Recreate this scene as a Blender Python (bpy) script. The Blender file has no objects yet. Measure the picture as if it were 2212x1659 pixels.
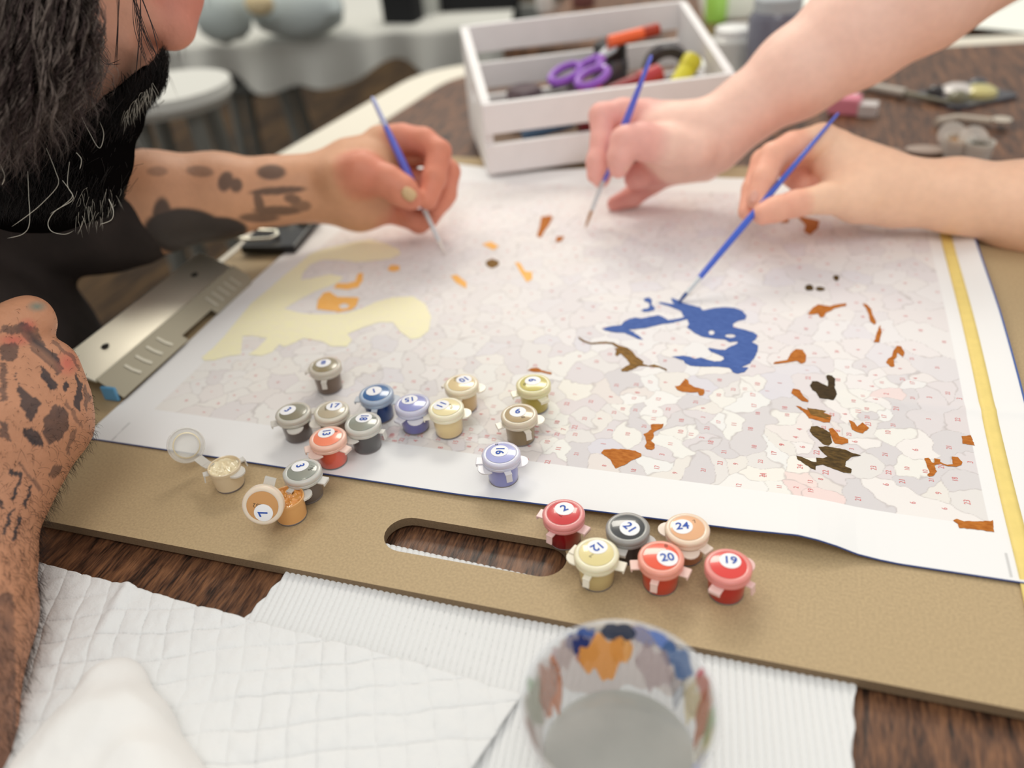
import bpy, math, random
import numpy as np
from mathutils import Vector, Matrix, geometry, noise
random.seed(7); rng = np.random.default_rng(7)
C = bpy.context.scene.collection
scn = bpy.context.scene
# ------------------------------------------------------------------ camera
W, H, F = 2212, 1659, 1800.0
_r = math.radians(5.4); _d = 1262.0; CH = 0.32          # board top is z = 0, camera 0.32 m above it
_n = np.array([math.sin(_r), math.cos(_r)])
_down = np.array([_n[0]*F*F/_d, _n[1]*F*F/_d, F]); _down /= np.linalg.norm(_down)
_up = -_down
_Y = np.array([684., -1335., F]); _Y -= _up*(_Y@_up); _Y /= np.linalg.norm(_Y)
_X = np.cross(_Y, _up)
R = np.array([_X, _Y, _up])                              # camera (right, down, forward) -> world
CAM = np.array([0, 0, CH])
def at(px, py, z=0.0):
    """where the sight line through a pixel of the photograph meets the level z"""
    v = R@np.array([px-W/2, py-H/2, F]); return CAM+v*((z-CH)/v[2])
def atd(px, py, d):
    """the point at distance d along the viewing axis"""
    return CAM+R@np.array([(px-W/2)/F, (py-H/2)/F, 1.])*d
def pj(P):
    c = (np.asarray(P)-CAM)@R
    return c[..., 0]/c[..., 2]*F+W/2, c[..., 1]/c[..., 2]*F+H/2
cd = bpy.data.cameras.new('camera'); cam = bpy.data.objects.new('camera', cd); C.objects.link(cam)
rot = Matrix(((R[0,0], -R[0,1], -R[0,2]), (R[1,0], -R[1,1], -R[1,2]), (R[2,0], -R[2,1], -R[2,2])))
cam.matrix_world = Matrix.Translation(CAM) @ rot.to_4x4()
cd.sensor_width = 36; cd.lens = F/W*36; cd.clip_start = .01; cd.clip_end = 50
cd.dof.use_dof = True; cd.dof.focus_distance = .458; cd.dof.aperture_fstop = 3.7
scn.camera = cam
# ------------------------------------------------------------------ light
scn.view_settings.view_transform = 'Standard'; scn.view_settings.look = 'None'
scn.view_settings.exposure = -0.07; scn.view_settings.gamma = 1; scn.view_settings.use_curve_mapping = False
scn.cycles.use_denoising = True
scn.cycles.max_bounces = 8; scn.cycles.transparent_max_bounces = 12
wd = bpy.data.worlds.new('room_light'); scn.world = wd; wd.use_nodes = True
wd.node_tree.nodes['Background'].inputs[0].default_value = (1, .985, .945, 1)
wd.node_tree.nodes['Background'].inputs[1].default_value = .73
def area(name, loc, tgt, sx, sy, power, col):
    l = bpy.data.lights.new(name, 'AREA'); l.shape = 'RECTANGLE'; l.size = sx; l.size_y = sy
    l.energy = power; l.color = col
    o = bpy.data.objects.new(name, l); C.objects.link(o); o.location = loc
    o.rotation_euler = (Vector(tgt)-Vector(loc)).to_track_quat('-Z', 'Y').to_euler()
    return o
area('ceiling_light', (-1.25, 1.25, 1.55), (-.25, .45, 0), .35, .9, 8, (1, .93, .78))
area('ceiling_light', (-.60, 2.3, 1.7), (-.25, .4, 0), 1.0, .5, 21, (1, .945, .83))
area('ceiling_light', (1.0, 1.3, 1.75), (0, .4, 0), .6, .9, 1.0, (1, .96, .90))
area('ceiling_light', (.15, -.55, 1.8), (-.1, .4, 0), .8, .8, 9.0, (1, .985, .95))
# ------------------------------------------------------------------ helpers
def lin(c):
    return tuple(((x/255)/12.92 if x/255 <= .04045 else ((x/255+.055)/1.055)**2.4) for x in c)
def mat(name, col, rough=.5, metal=0, spec=.5, trans=0, alpha=1, sss=0, coat=0, noise_amt=0, nscale=300, bump=0, bscale=400, attr=None, ior=1.45, stretch=None, col2=None, emis=0, sheen=0):
    m = bpy.data.materials.new(name); m.use_nodes = True
    nt = m.node_tree; b = nt.nodes['Principled BSDF']; N = nt.nodes; L = nt.links
    c = (*lin(col), 1)
    b.inputs['Base Color'].default_value = c; b.inputs['Roughness'].default_value = rough
    b.inputs['Metallic'].default_value = metal; b.inputs['IOR'].default_value = ior
    b.inputs['Specular IOR Level'].default_value = spec; b.inputs['Transmission Weight'].default_value = trans
    b.inputs['Alpha'].default_value = alpha; b.inputs['Coat Weight'].default_value = coat
    b.inputs['Sheen Weight'].default_value = sheen
    if sss:
        b.inputs['Subsurface Weight'].default_value = sss; b.inputs['Subsurface Radius'].default_value = (.006, .002, .001); b.inputs['Subsurface Scale'].default_value = 1
    src = None
    if attr:
        a = N.new('ShaderNodeAttribute'); a.attribute_name = attr; src = a.outputs['Color']
    tc = N.new('ShaderNodeTexCoord'); mp = N.new('ShaderNodeMapping'); L.new(tc.outputs['Object'], mp.inputs[0])
    if stretch: mp.inputs['Scale'].default_value = stretch
    if noise_amt or col2:
        n = N.new('ShaderNodeTexNoise'); n.inputs['Scale'].default_value = nscale; n.inputs['Detail'].default_value = 6
        L.new(mp.outputs[0], n.inputs['Vector'])
        mx = N.new('ShaderNodeMix'); mx.data_type = 'RGBA'
        cr = N.new('ShaderNodeValToRGB'); cr.color_ramp.elements[0].position = .35; cr.color_ramp.elements[1].position = .65
        L.new(n.outputs['Fac'], cr.inputs[0]); L.new(cr.outputs[0], mx.inputs[0])
        if col2:
            if src: L.new(src, mx.inputs[6])
            else: mx.inputs[6].default_value = c
            mx.inputs[7].default_value = (*lin(col2), 1)
        else:
            dk = N.new('ShaderNodeMix'); dk.data_type = 'RGBA'; dk.blend_type = 'MULTIPLY'; dk.inputs[0].default_value = 1
            if src: L.new(src, dk.inputs[6]); L.new(src, mx.inputs[7])
            else: dk.inputs[6].default_value = c; mx.inputs[7].default_value = c
            v = 1-noise_amt; dk.inputs[7].default_value = (v, v, v, 1); L.new(dk.outputs[2], mx.inputs[6])
        src = mx.outputs[2]
    if src: L.new(src, b.inputs['Base Color'])
    if bump:
        n2 = N.new('ShaderNodeTexNoise'); n2.inputs['Scale'].default_value = bscale; n2.inputs['Detail'].default_value = 4
        L.new(mp.outputs[0], n2.inputs['Vector'])
        bp = N.new('ShaderNodeBump'); bp.inputs['Strength'].default_value = 1; bp.inputs['Distance'].default_value = bump
        L.new(n2.outputs['Fac'], bp.inputs['Height']); L.new(bp.outputs[0], b.inputs['Normal'])
    if emis:
        b.inputs['Emission Color'].default_value = c; b.inputs['Emission Strength'].default_value = emis
    return m
def mesh_np(name, V, Fc, m=None, parent=None, smooth=True, cols=None, mats=None, midx=None):
    """V (n,3), Fc (k,3|4) arrays or list of polygons -> one mesh object"""
    me = bpy.data.meshes.new(name)
    if isinstance(Fc, np.ndarray):
        k, q = Fc.shape
        me.vertices.add(len(V)); me.vertices.foreach_set('co', np.asarray(V, np.float32).ravel())
        me.loops.add(k*q); me.loops.foreach_set('vertex_index', Fc.astype(np.int32).ravel())
        me.polygons.add(k); me.polygons.foreach_set('loop_start', np.arange(0, k*q, q, dtype=np.int32))
        me.polygons.foreach_set('loop_total', np.full(k, q, np.int32))
        me.update(calc_edges=True); me.validate()
    else:
        me.from_pydata([tuple(v) for v in V], [], Fc); me.update()
    if smooth: me.polygons.foreach_set('use_smooth', np.ones(len(me.polygons), bool))
    if cols is not None:
        a = me.color_attributes.new('col', 'FLOAT_COLOR', 'POINT')
        a.data.foreach_set('color', np.concatenate([cols, np.ones((len(cols), 1))], 1).astype(np.float32).ravel())
    for mm in (mats or ([m] if m else [])): me.materials.append(mm)
    if midx is not None: me.polygons.foreach_set('material_index', np.asarray(midx, np.int32))
    o = bpy.data.objects.new(name, me); C.objects.link(o)
    if parent: o.parent = parent
    return o
def tag(o, label=None, cat=None, group=None, kind=None):
    if label: o['label'] = label
    if cat: o['category'] = cat
    if group: o['group'] = group
    if kind: o['kind'] = kind
    return o
def thing(name, label, cat, loc=(0, 0, 0), rz=0, group=None):
    o = bpy.data.objects.new(name, None); C.objects.link(o); o.empty_display_size = .02
    o.location = loc; o.rotation_euler = (0, 0, rz); return tag(o, label, cat, group)
class MB:
    def __init__(s): s.v = []; s.f = []
    def add(s, V, Fc):
        n = len(s.v); s.v += [tuple(map(float, p)) for p in V]; s.f += [tuple(i+n for i in f) for f in Fc]; return s
    def box(s, c, size, rz=0, M=None):
        x, y, z = [q/2 for q in size]
        V = [(i*x, j*y, k*z) for i in (-1, 1) for j in (-1, 1) for k in (-1, 1)]
        if rz: V = [(a*math.cos(rz)-b*math.sin(rz), a*math.sin(rz)+b*math.cos(rz), q) for a, b, q in V]
        if M is not None: V = [tuple(M@Vector(p)) for p in V]
        V = [(a+c[0], b+c[1], q+c[2]) for a, b, q in V]
        return s.add(V, [(0, 1, 3, 2), (4, 6, 7, 5), (0, 4, 5, 1), (2, 3, 7, 6), (0, 2, 6, 4), (1, 5, 7, 3)])
    def prism(s, poly, z0, z1):
        """poly: 2D outline, extruded"""
        n = len(poly); V = [(*p, z0) for p in poly]+[(*p, z1) for p in poly]
        return s.add(V, [tuple(range(n))[::-1], tuple(range(n, 2*n))]+[(i, (i+1) % n, n+(i+1) % n, n+i) for i in range(n)])
    def lathe(s, prof, n=32, a=None, b=None, cap=True, c=(0, 0, 0)):
        """prof: (r, h) pairs around z (or along a->b when given, h in metres)"""
        if a is not None:
            a = np.array(a, float); ax = np.array(b, float)-a; ax /= np.linalg.norm(ax)
            u = np.cross(ax, [0, 0, 1.]); u = u/np.linalg.norm(u) if np.linalg.norm(u) > 1e-5 else np.array([1., 0, 0]); w = np.cross(ax, u)
        else: a = np.array(c, float); ax = np.array([0, 0, 1.]); u = np.array([1., 0, 0]); w = np.array([0, 1., 0])
        V = []; Fc = []
        for r, h in prof:
            for i in range(n):
                t = 2*math.pi*i/n; V.append(a+ax*h+(u*math.cos(t)+w*math.sin(t))*r)
        for k in range(len(prof)-1):
            for i in range(n):
                j = (i+1) % n; Fc.append((k*n+i, k*n+j, (k+1)*n+j, (k+1)*n+i))
        if cap: Fc += [tuple(range(n))[::-1], tuple((len(prof)-1)*n+i for i in range(n))]
        return s.add(V, Fc)
    def tube(s, pts, r, n=8):
        P = [np.array(p, float) for p in pts]; V = []; Fc = []; u = None
        rr = r if isinstance(r, (list, tuple)) else [r]*len(P)
        for i, p in enumerate(P):
            t = P[min(i+1, len(P)-1)]-P[max(i-1, 0)]; t = t/(np.linalg.norm(t)+1e-12)
            if u is None:
                u = np.cross(t, [0, 0, 1.]);
                if np.linalg.norm(u) < 1e-4: u = np.cross(t, [1., 0, 0])
            u = u-t*(u@t); u /= np.linalg.norm(u)+1e-12; w = np.cross(t, u)
            for k in range(n):
                a = 2*math.pi*k/n; V.append(p+(u*math.cos(a)+w*math.sin(a))*rr[i])
        for i in range(len(P)-1):
            for k in range(n):
                j = (k+1) % n; Fc.append((i*n+k, i*n+j, (i+1)*n+j, (i+1)*n+k))
        Fc += [tuple(range(n))[::-1], tuple((len(P)-1)*n+k for k in range(n))]
        return s.add(V, Fc)
    def build(s, name, m, parent=None, smooth=True, bevel=0, sub=0, angle=40):
        o = mesh_np(name, s.v, s.f, m, parent, smooth)
        if smooth: o.data.set_sharp_from_angle(angle=math.radians(angle))
        if bevel:
            md = o.modifiers.new('b', 'BEVEL'); md.width = bevel; md.segments = 2; md.limit_method = 'ANGLE'
        if sub:
            md = o.modifiers.new('s', 'SUBSURF'); md.levels = sub; md.render_levels = sub
        return o
# --- smooth distance fields -> skin surfaces
class Field:
    def __init__(s): s.groups = []
    def grp(s, prims, k=.004, join=.005): s.groups.append((prims, k, join)); return s
    def mesh(s, h, pad=.004, warp=None):
        allp = [p for g in s.groups for p in g[0]]
        lo = np.min([np.minimum(p[0]-p[2], p[1]-p[3]) for p in allp], 0)-pad-2*h
        hi = np.max([np.maximum(p[0]+p[2], p[1]+p[3]) for p in allp], 0)+pad+2*h
        n = np.ceil((hi-lo)/h).astype(int)+1
        D = np.full(n, 1e3, np.float32)
        for prims, k, join in s.groups:
            glo = np.min([np.minimum(p[0]-p[2], p[1]-p[3]) for p in prims], 0)-3*join-3*h
            ghi = np.max([np.maximum(p[0]+p[2], p[1]+p[3]) for p in prims], 0)+3*join+3*h
            i0 = np.clip(((glo-lo)/h).astype(int), 0, n); i1 = np.clip(((ghi-lo)/h).astype(int)+1, 0, n)
            ax = [np.float32(lo[q]+h*np.arange(i0[q], i1[q])) for q in range(3)]
            G = None
            for a, b, ra, rb in prims:
                ba = (b-a).astype(np.float32); L2 = float(ba@ba)+1e-12
                x = ax[0][:, None, None]-np.float32(a[0]); y = ax[1][None, :, None]-np.float32(a[1]); z = ax[2][None, None, :]-np.float32(a[2])
                t = np.clip((x*ba[0]+y*ba[1]+z*ba[2])/L2, 0, 1)
                d = np.sqrt((x-t*ba[0])**2+(y-t*ba[1])**2+(z-t*ba[2])**2)-(ra+(rb-ra)*t)
                if G is None: G = d
                else:
                    hh = np.maximum(k-np.abs(G-d), 0)/k; G = np.minimum(G, d)-hh*hh*k*.25
            S_ = D[i0[0]:i1[0], i0[1]:i1[1], i0[2]:i1[2]]
            hh = np.maximum(join-np.abs(S_-G), 0)/join
            D[i0[0]:i1[0], i0[1]:i1[1], i0[2]:i1[2]] = np.minimum(S_, G)-hh*hh*join*.25
        return surf_nets(D, lo, h)
def surf_nets(D, lo, h):
    nx, ny, nz = D.shape; ins = D < 0
    c = [ins[i:nx-1+i, j:ny-1+j, k:nz-1+k] for i in (0, 1) for j in (0, 1) for k in (0, 1)]
    cnt = sum(q.astype(np.int8) for q in c); act = (cnt > 0) & (cnt < 8)
    idx = np.full(act.shape, -1, np.int64); I = np.argwhere(act); idx[act] = np.arange(len(I))
    P = np.zeros((len(I), 3)); w = np.zeros(len(I))
    corners = [(i, j, k) for i in (0, 1) for j in (0, 1) for k in (0, 1)]
    for A in corners:
        for q in range(3):
            if A[q] == 0:
                B = list(A); B[q] = 1
                da = D[I[:, 0]+A[0], I[:, 1]+A[1], I[:, 2]+A[2]]; db = D[I[:, 0]+B[0], I[:, 1]+B[1], I[:, 2]+B[2]]
                mk = (da < 0) != (db < 0); t = np.where(mk, da/(da-db+1e-20), 0)
                pt = np.tile(np.array(A, float), (len(I), 1)); pt[:, q] += t
                P += pt*mk[:, None]; w += mk
    V = lo+(I+P/np.maximum(w, 1)[:, None])*h
    Q = []
    for q in range(3):
        a = [slice(1, s-1) for s in D.shape]; 
        o1, o2 = [(1, 2), (2, 0), (0, 1)][q]
        s0 = [slice(1, s-1) for s in D.shape]; s0[q] = slice(0, D.shape[q]-1)
        s1 = list(s0); s1[q] = slice(1, D.shape[q])
        x0 = ins[tuple(s0)]; x1 = ins[tuple(s1)]
        E = np.argwhere(x0 != x1); base = E.copy(); base[:, o1] += 1; base[:, o2] += 1
        flip = x0[tuple(E.T)]
        def cid(d1, d2):
            b = base.copy(); b[:, o1] += d1; b[:, o2] += d2; return idx[tuple(b.T)]
        qd = np.stack([cid(-1, -1), cid(0, -1), cid(0, 0), cid(-1, 0)], 1)
        qd[~flip] = qd[~flip][:, ::-1]; Q.append(qd)
    Q = np.concatenate(Q); Q = Q[(Q >= 0).all(1)]
    # two relaxing passes take the grid steps out
    for it in range(2):
        acc = np.zeros_like(V); n = np.zeros(len(V))
        for a_, b_ in ((0, 1), (1, 2), (2, 3), (3, 0)):
            np.add.at(acc, Q[:, a_], V[Q[:, b_]]); np.add.at(acc, Q[:, b_], V[Q[:, a_]])
            np.add.at(n, Q[:, a_], 1); np.add.at(n, Q[:, b_], 1)
        V = V*.5+acc/np.maximum(n, 1)[:, None]*.5
    return V, Q
def chain(pts):
    """pts (px, py, distance, radius in photo pixels) -> capsules"""
    q = [(atd(p[0], p[1], p[2]), p[3]*p[2]/F) for p in pts]
    if len(q) == 1: q = q*2
    return [(q[i][0], q[i+1][0], q[i][1], q[i+1][1]) for i in range(len(q)-1)]
def inpoly(x, y, poly):
    r = np.zeros(x.shape, bool); n = len(poly)
    for i in range(n):
        x1, y1 = poly[i]; x2, y2 = poly[(i+1) % n]
        if y1 == y2: continue
        r ^= ((y1 > y) != (y2 > y)) & (x < (x2-x1)*(y-y1)/(y2-y1)+x1)
    return r
def text_mesh(s, size, bold=0):
    cu = bpy.data.curves.new('glyphs', 'FONT'); cu.body = s; cu.size = size; cu.align_x = 'CENTER'; cu.align_y = 'CENTER'
    cu.offset = bold; cu.resolution_u = 3
    o = bpy.data.objects.new('glyphs', cu); C.objects.link(o)
    dg = bpy.context.evaluated_depsgraph_get(); me = bpy.data.meshes.new_from_object(o.evaluated_get(dg))
    V = [tuple(v.co) for v in me.vertices]; Fc = [tuple(p.vertices) for p in me.polygons]
    bpy.data.objects.remove(o); bpy.data.curves.remove(cu); bpy.data.meshes.remove(me)
    return V, Fc
# ------------------------------------------------------------------ room
def wood(name, c1, c2, sc, rough, dirn=(14, 1.0, 1), rz=0, sp=.5, bump=.0006, seam=None):
    m = bpy.data.materials.new(name); m.use_nodes = True; nt = m.node_tree; N = nt.nodes; L = nt.links; b = N['Principled BSDF']
    tc = N.new('ShaderNodeTexCoord'); mp = N.new('ShaderNodeMapping'); mp.inputs['Scale'].default_value = dirn; mp.inputs['Rotation'].default_value = (0, 0, rz)
    L.new(tc.outputs['Object'], mp.inputs[0])
    n1 = N.new('ShaderNodeTexNoise'); n1.inputs['Scale'].default_value = sc; n1.inputs['Detail'].default_value = 8; n1.inputs['Roughness'].default_value = .62; n1.inputs['Distortion'].default_value = .6
    n2 = N.new('ShaderNodeTexNoise'); n2.inputs['Scale'].default_value = sc*5; n2.inputs['Detail'].default_value = 6
    L.new(mp.outputs[0], n1.inputs['Vector']); L.new(mp.outputs[0], n2.inputs['Vector'])
    a = N.new('ShaderNodeMath'); a.operation = 'MULTIPLY'; L.new(n1.outputs['Fac'], a.inputs[0]); a.inputs[1].default_value = .62
    a2 = N.new('ShaderNodeMath'); a2.operation = 'MULTIPLY_ADD'; L.new(n2.outputs['Fac'], a2.inputs[0]); a2.inputs[1].default_value = .38; L.new(a.outputs[0], a2.inputs[2])
    cr = N.new('ShaderNodeValToRGB'); e = cr.color_ramp.elements
    e[0].position = .39; e[0].color = (*lin([x*.45 for x in c1]), 1); e[1].position = .62; e[1].color = (*lin(c2), 1)
    k = cr.color_ramp.elements.new(.47); k.color = (*lin(c1), 1)
    L.new(a2.outputs[0], cr.inputs[0]); L.new(cr.outputs[0], b.inputs['Base Color'])
    b.inputs['Roughness'].default_value = rough; b.inputs['Specular IOR Level'].default_value = sp
    bp = N.new('ShaderNodeBump'); bp.inputs['Distance'].default_value = bump; L.new(a2.outputs[0], bp.inputs['Height']); L.new(bp.outputs[0], b.inputs['Normal'])
    return m
FZ = -.76
MB().box((0, 2.5, FZ-.03), (9, 9, .06)).build('floor', wood('floor_boards', (66, 50, 34), (112, 86, 54), 3, .7, (6, .8, 1), sp=.15), smooth=False)['kind'] = 'structure'
MB().box((0, 7.05, FZ+1.3), (9, .1, 2.6)).build('wall_back', mat('wall_paint', (205, 205, 200), .8), smooth=False)['kind'] = 'structure'
TZ = -.008
m_table = wood('table_wood', (84, 55, 38), (134, 92, 62), 13, .42, (11, 1.6, 1), bump=.0006)
m_table2 = wood('table_wood_light', (92, 64, 46), (140, 100, 72), 4, .4, (9, 1.2, 1))
m_cream = mat('cream_edging', (226, 220, 205), .55)
m_leg = mat('table_leg_metal', (70, 70, 72), .4, .8)
def rounded(pts, rad, n=8):
    out = []
    for i, p in enumerate(pts):
        p = Vector(p); a = (Vector(pts[i-1])-p).normalized(); b = (Vector(pts[(i+1) % len(pts)])-p).normalized()
        r = rad[i] if isinstance(rad, (list, tuple)) else rad
        if r <= 0: out.append(tuple(p)); continue
        for k in range(n+1):
            t = k/n; q = (p+a*r)*(1-t)**2+p*2*t*(1-t)+(p+b*r)*t**2; out.append((q.x, q.y))
    return out
tb = thing('work_table', 'dark wood grain work table with cream edging under the drawing board', 'table', (0, .6, FZ))
def leg(parent, x, y, z1, r=.022): MB().lathe([(r, 0), (r, z1-FZ)], 12, c=(x, y, 0)).build('leg', m_leg, parent)
def ofs(poly, o): return [(p[0]-o[0], p[1]-o[1]) for p in poly]
inner = rounded([(-.485, -.25), (1.6, -.25), (1.6, 1.62), (-.475, 1.19), (-.515, .80), (-.482, .60)], [.02, .02, .02, .07, 0, 0])
outer = rounded([(-.492, -.30), (1.66, -.30), (1.66, 1.665), (-.535, 1.235), (-.588, .80), (-.490, .62)], [.03, .05, .05, .10, 0, 0])
zt = TZ-FZ
o = MB().prism(ofs(inner, (0, .6)), zt-.03, zt).build('tabletop', m_table, tb, smooth=False)
V = [(*p, zt-.001) for p in ofs(outer, (0, .6))]+[(*p, zt-.001) for p in ofs(inner, (0, .6))]+[(*p, zt-.034) for p in ofs(outer, (0, .6))]+[(*p, zt-.034) for p in ofs(inner, (0, .6))]
n = len(outer); Fc = []
for i in range(n):
    j = (i+1) % n; Fc += [(i, j, n+j, n+i), (2*n+i, i, j, 2*n+j)[::-1], (2*n+i, 3*n+i, 3*n+j, 2*n+j)]
mesh_np('edging', V, Fc, m_cream, tb, False)
for x, y in ((-.5, -.75), (1.5, -.75), (1.5, .85), (-.42, .45)): leg(tb, x, y, TZ-.032)
t2 = thing('work_table', 'brown wood table standing end to end beyond the crate', 'table', (.4, 2.1, FZ))
MB().prism(ofs(rounded([(-.47, 1.32), (1.75, 1.78), (1.6, 2.4), (-.42, 2.0)], .08), (.4, 2.1)), zt-.03, zt).build('tabletop', m_table2, t2, smooth=False)
for x, y in ((-.75, -.62), (1.1, -.25), (1.0, .1), (-.75, -.2)): leg(t2, x, y, TZ-.03)
# ------------------------------------------------------------------ paper towels
def towel(name, label, corners, z0, nx, ny, hf, m, thick=.0012):
    """corners: four world xy; hf(u, v, x, y) adds height"""
    A, B, Cc, Dd = [np.array(c[:2]) for c in corners]
    u = np.linspace(0, 1, nx); v = np.linspace(0, 1, ny); U, Vv = np.meshgrid(u, v, indexing='ij')
    P = (A*((1-U)*(1-Vv))[..., None]+B*(U*(1-Vv))[..., None]+Cc*(U*Vv)[..., None]+Dd*((1-U)*Vv)[..., None])
    Z = z0+hf(U, Vv, P[..., 0], P[..., 1])
    V = np.concatenate([P, Z[..., None]], -1).reshape(-1, 3)
    i, j = np.meshgrid(np.arange(nx-1), np.arange(ny-1), indexing='ij'); b = (i*ny+j).ravel()
    Q = np.stack([b, b+ny, b+ny+1, b+1], 1)
    o = mesh_np(name, V, Q, m); tag(o, label, 'paper towel')
    md = o.modifiers.new('s', 'SOLIDIFY'); md.thickness = thick; md.offset = -1
    return o
def fbm_(x, y, sc, seed):
    r = np.random.default_rng(seed); o_ = np.zeros_like(x); a = 1
    for i in range(4):
        for k in range(3):
            th = r.uniform(0, 2*math.pi); ph = r.uniform(0, 6.3, 2); f = sc*(1.8**i)*r.uniform(.7, 1.3)
            o_ += a*np.sin((x*math.cos(th)+y*math.sin(th))*f+ph[0]+1.3*np.sin((x*math.sin(th)-y*math.cos(th))*f*.6+ph[1]))
        a *= .5
    return o_/4
m_towel = mat('paper_towel_white', (232, 233, 233), .95, bump=.0003, bscale=900, spec=.2, sheen=.1)
def rib(U, V, X, Y):
    return .00065*np.sin((X+.12*Y)*2*math.pi/.0034)*np.exp(-0*X)+.0004*np.sin(Y*90+X*40)
zT = TZ+.0026
c0 = at(600, 1235, zT); c1 = at(538, 1335, zT); cR = at(1852, 1500, zT); cR2 = at(1845, 1659, zT)
d = (cR2-cR); d /= abs(d[1])
towel('paper_towel', 'white ribbed paper towel sticking out from under the board front edge', [np.array([c0[0]+.012, .2800, 0]), np.array([cR[0], .2650, 0]), cR+d*.16, c1+np.array([-.02, -.1, 0])], zT, 900, 60, rib, m_towel)
def quilt(U, V, X, Y):
    X0, Y0 = X, Y; X = X+.0022*fbm_(X, Y, 90, 3); Y = Y+.0022*fbm_(X, Y, 90, 4)
    a = .0034*(np.abs(np.sin((X*.9+Y*.44)*math.pi/.0125))**.35); b = np.abs(np.sin((X*.35-Y*.94)*math.pi/.0145))**.35
    q = .0020*np.minimum(a/.0034, b)
    pts = [at(290, 1268, TZ), at(330, 1440, TZ), at(195, 1400, TZ)]
    fold = .0035*np.exp(-(((X-pts[0][0])+.18*(Y-pts[0][1])-.004)/.004)**2)*np.exp(-((Y-pts[0][1])/.04)**2)
    return q*(.8+.35*fbm_(X, Y, 60, 8))+fold+.0016*fbm_(X, Y, 50, 6)+.0005*fbm_(X, Y, 400, 7)+.0018
e0 = at(58, 1212, TZ+.004); e1 = at(540, 1330, TZ+.004); e2 = at(1128, 1508, TZ+.004); e3 = at(965, 1665, TZ+.004)
dx = (e1-e0)
towel('paper_towel', 'white quilted paper towel lying flat beside the tattooed forearm', [e0-dx*.45, e2, e3+np.array([-.01, -.08, 0]), e0-dx*.45+np.array([-.0, -.24, 0])], TZ+.0045, 520, 300, quilt, m_towel)
tw_ = [o_ for o_ in C.objects if o_.name.startswith('paper_towel')][-1]
for (a_, b_, rx_, ry_, c_) in ((690, 1645, .0075, .0045, (170, 192, 226)), (640, 1652, .004, .003, (184, 202, 228))):
    p_ = at(a_, b_, TZ+.008); mb_ = MB(); n_ = 22
    V_ = [(p_[0], p_[1], 0)]+[(p_[0]+rx_*math.cos(2*math.pi*i_/n_)*(1+.2*math.sin(i_*2.7)), p_[1]+ry_*math.sin(2*math.pi*i_/n_)*(1+.2*math.sin(i_*1.9)), 0) for i_ in range(n_)]
    me_ = tw_.data; co_ = np.empty(len(me_.vertices)*3, np.float32); me_.vertices.foreach_get('co', co_); co_ = co_.reshape(-1, 3)
    V_ = [(x_, y_, float(co_[np.argmin((co_[:, 0]-x_)**2+(co_[:, 1]-y_)**2), 2])+.0004) for x_, y_, _ in V_]
    mesh_np('paint_stain', V_, [(0, 1+i_, 1+(i_+1) % n_) for i_ in range(n_)], mat('diluted_blue_paint', c_, .9), tw_)
# ------------------------------------------------------------------ drawing board
bx0, bx1, by0, by1 = -.469, .20, .2465, .835
def stadium(x0, x1, y0, y1, n=14):
    r = (y1-y0)/2; c = (y0+y1)/2
    return [(x1-r+r*math.cos(a), c+r*math.sin(a)) for a in np.linspace(-math.pi/2, math.pi/2, n)]+[(x0+r+r*math.cos(a), c+r*math.sin(a)) for a in np.linspace(math.pi/2, 3*math.pi/2, n)]
def plate(name, outline, holes, z0, z1, m, parent=None):
    pts = [Vector(p) for p in outline]; ed = [(i, (i+1) % len(outline)) for i in range(len(outline))]
    for hq in holes:
        b = len(pts); pts += [Vector(p) for p in hq]; ed += [(b+i, b+(i+1) % len(hq)) for i in range(len(hq))]
    v, e, f, *_ = geometry.delaunay_2d_cdt(pts, ed, [], 0, 1e-7)
    v = [tuple(p) for p in v]; ce = np.array([np.mean([v[i] for i in t], 0) for t in f])
    keep = inpoly(ce[:, 0], ce[:, 1], outline)
    for hq in holes: keep &= ~inpoly(ce[:, 0], ce[:, 1], hq)
    f = [t for t, k in zip(f, keep) if k]; n = len(v)
    V = [(*p, z1) for p in v]+[(*p, z0) for p in v]; Fc = [tuple(t) for t in f]+[tuple(i+n for i in t[::-1]) for t in f]
    from collections import Counter
    cn = Counter(); 
    for t in f:
        for i in range(len(t)): cn[(t[i], t[(i+1) % len(t)])] += 1
    for (a, b) in list(cn):
        if (b, a) not in cn: Fc.append((b, a, a+n, b+n))
    o = mesh_np(name, V, Fc, m, parent, False); return o
m_board = mat('hardboard', (190, 166, 128), .62, noise_amt=.16, nscale=700, bump=.00008, bscale=1500)
nt = m_board.node_tree
m_bedge = mat('hardboard_cut_edge', (132, 110, 84), .9, noise_amt=.2, nscale=1200)
bo = plate('drawing_board', rounded([(bx0, by0), (.34, by0), (.34, by1), (bx0, by1)], .012), [stadium(-.1845, -.0835, .2705, .2957)], -.0058, 0, m_board)
bo.data.materials.append(m_bedge)
for p in bo.data.polygons:
    if abs(p.normal.z) < .5: p.material_index = 1
tag(bo, 'brown hardboard drawing board with a carry slot in its front edge', 'drawing board')
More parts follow.
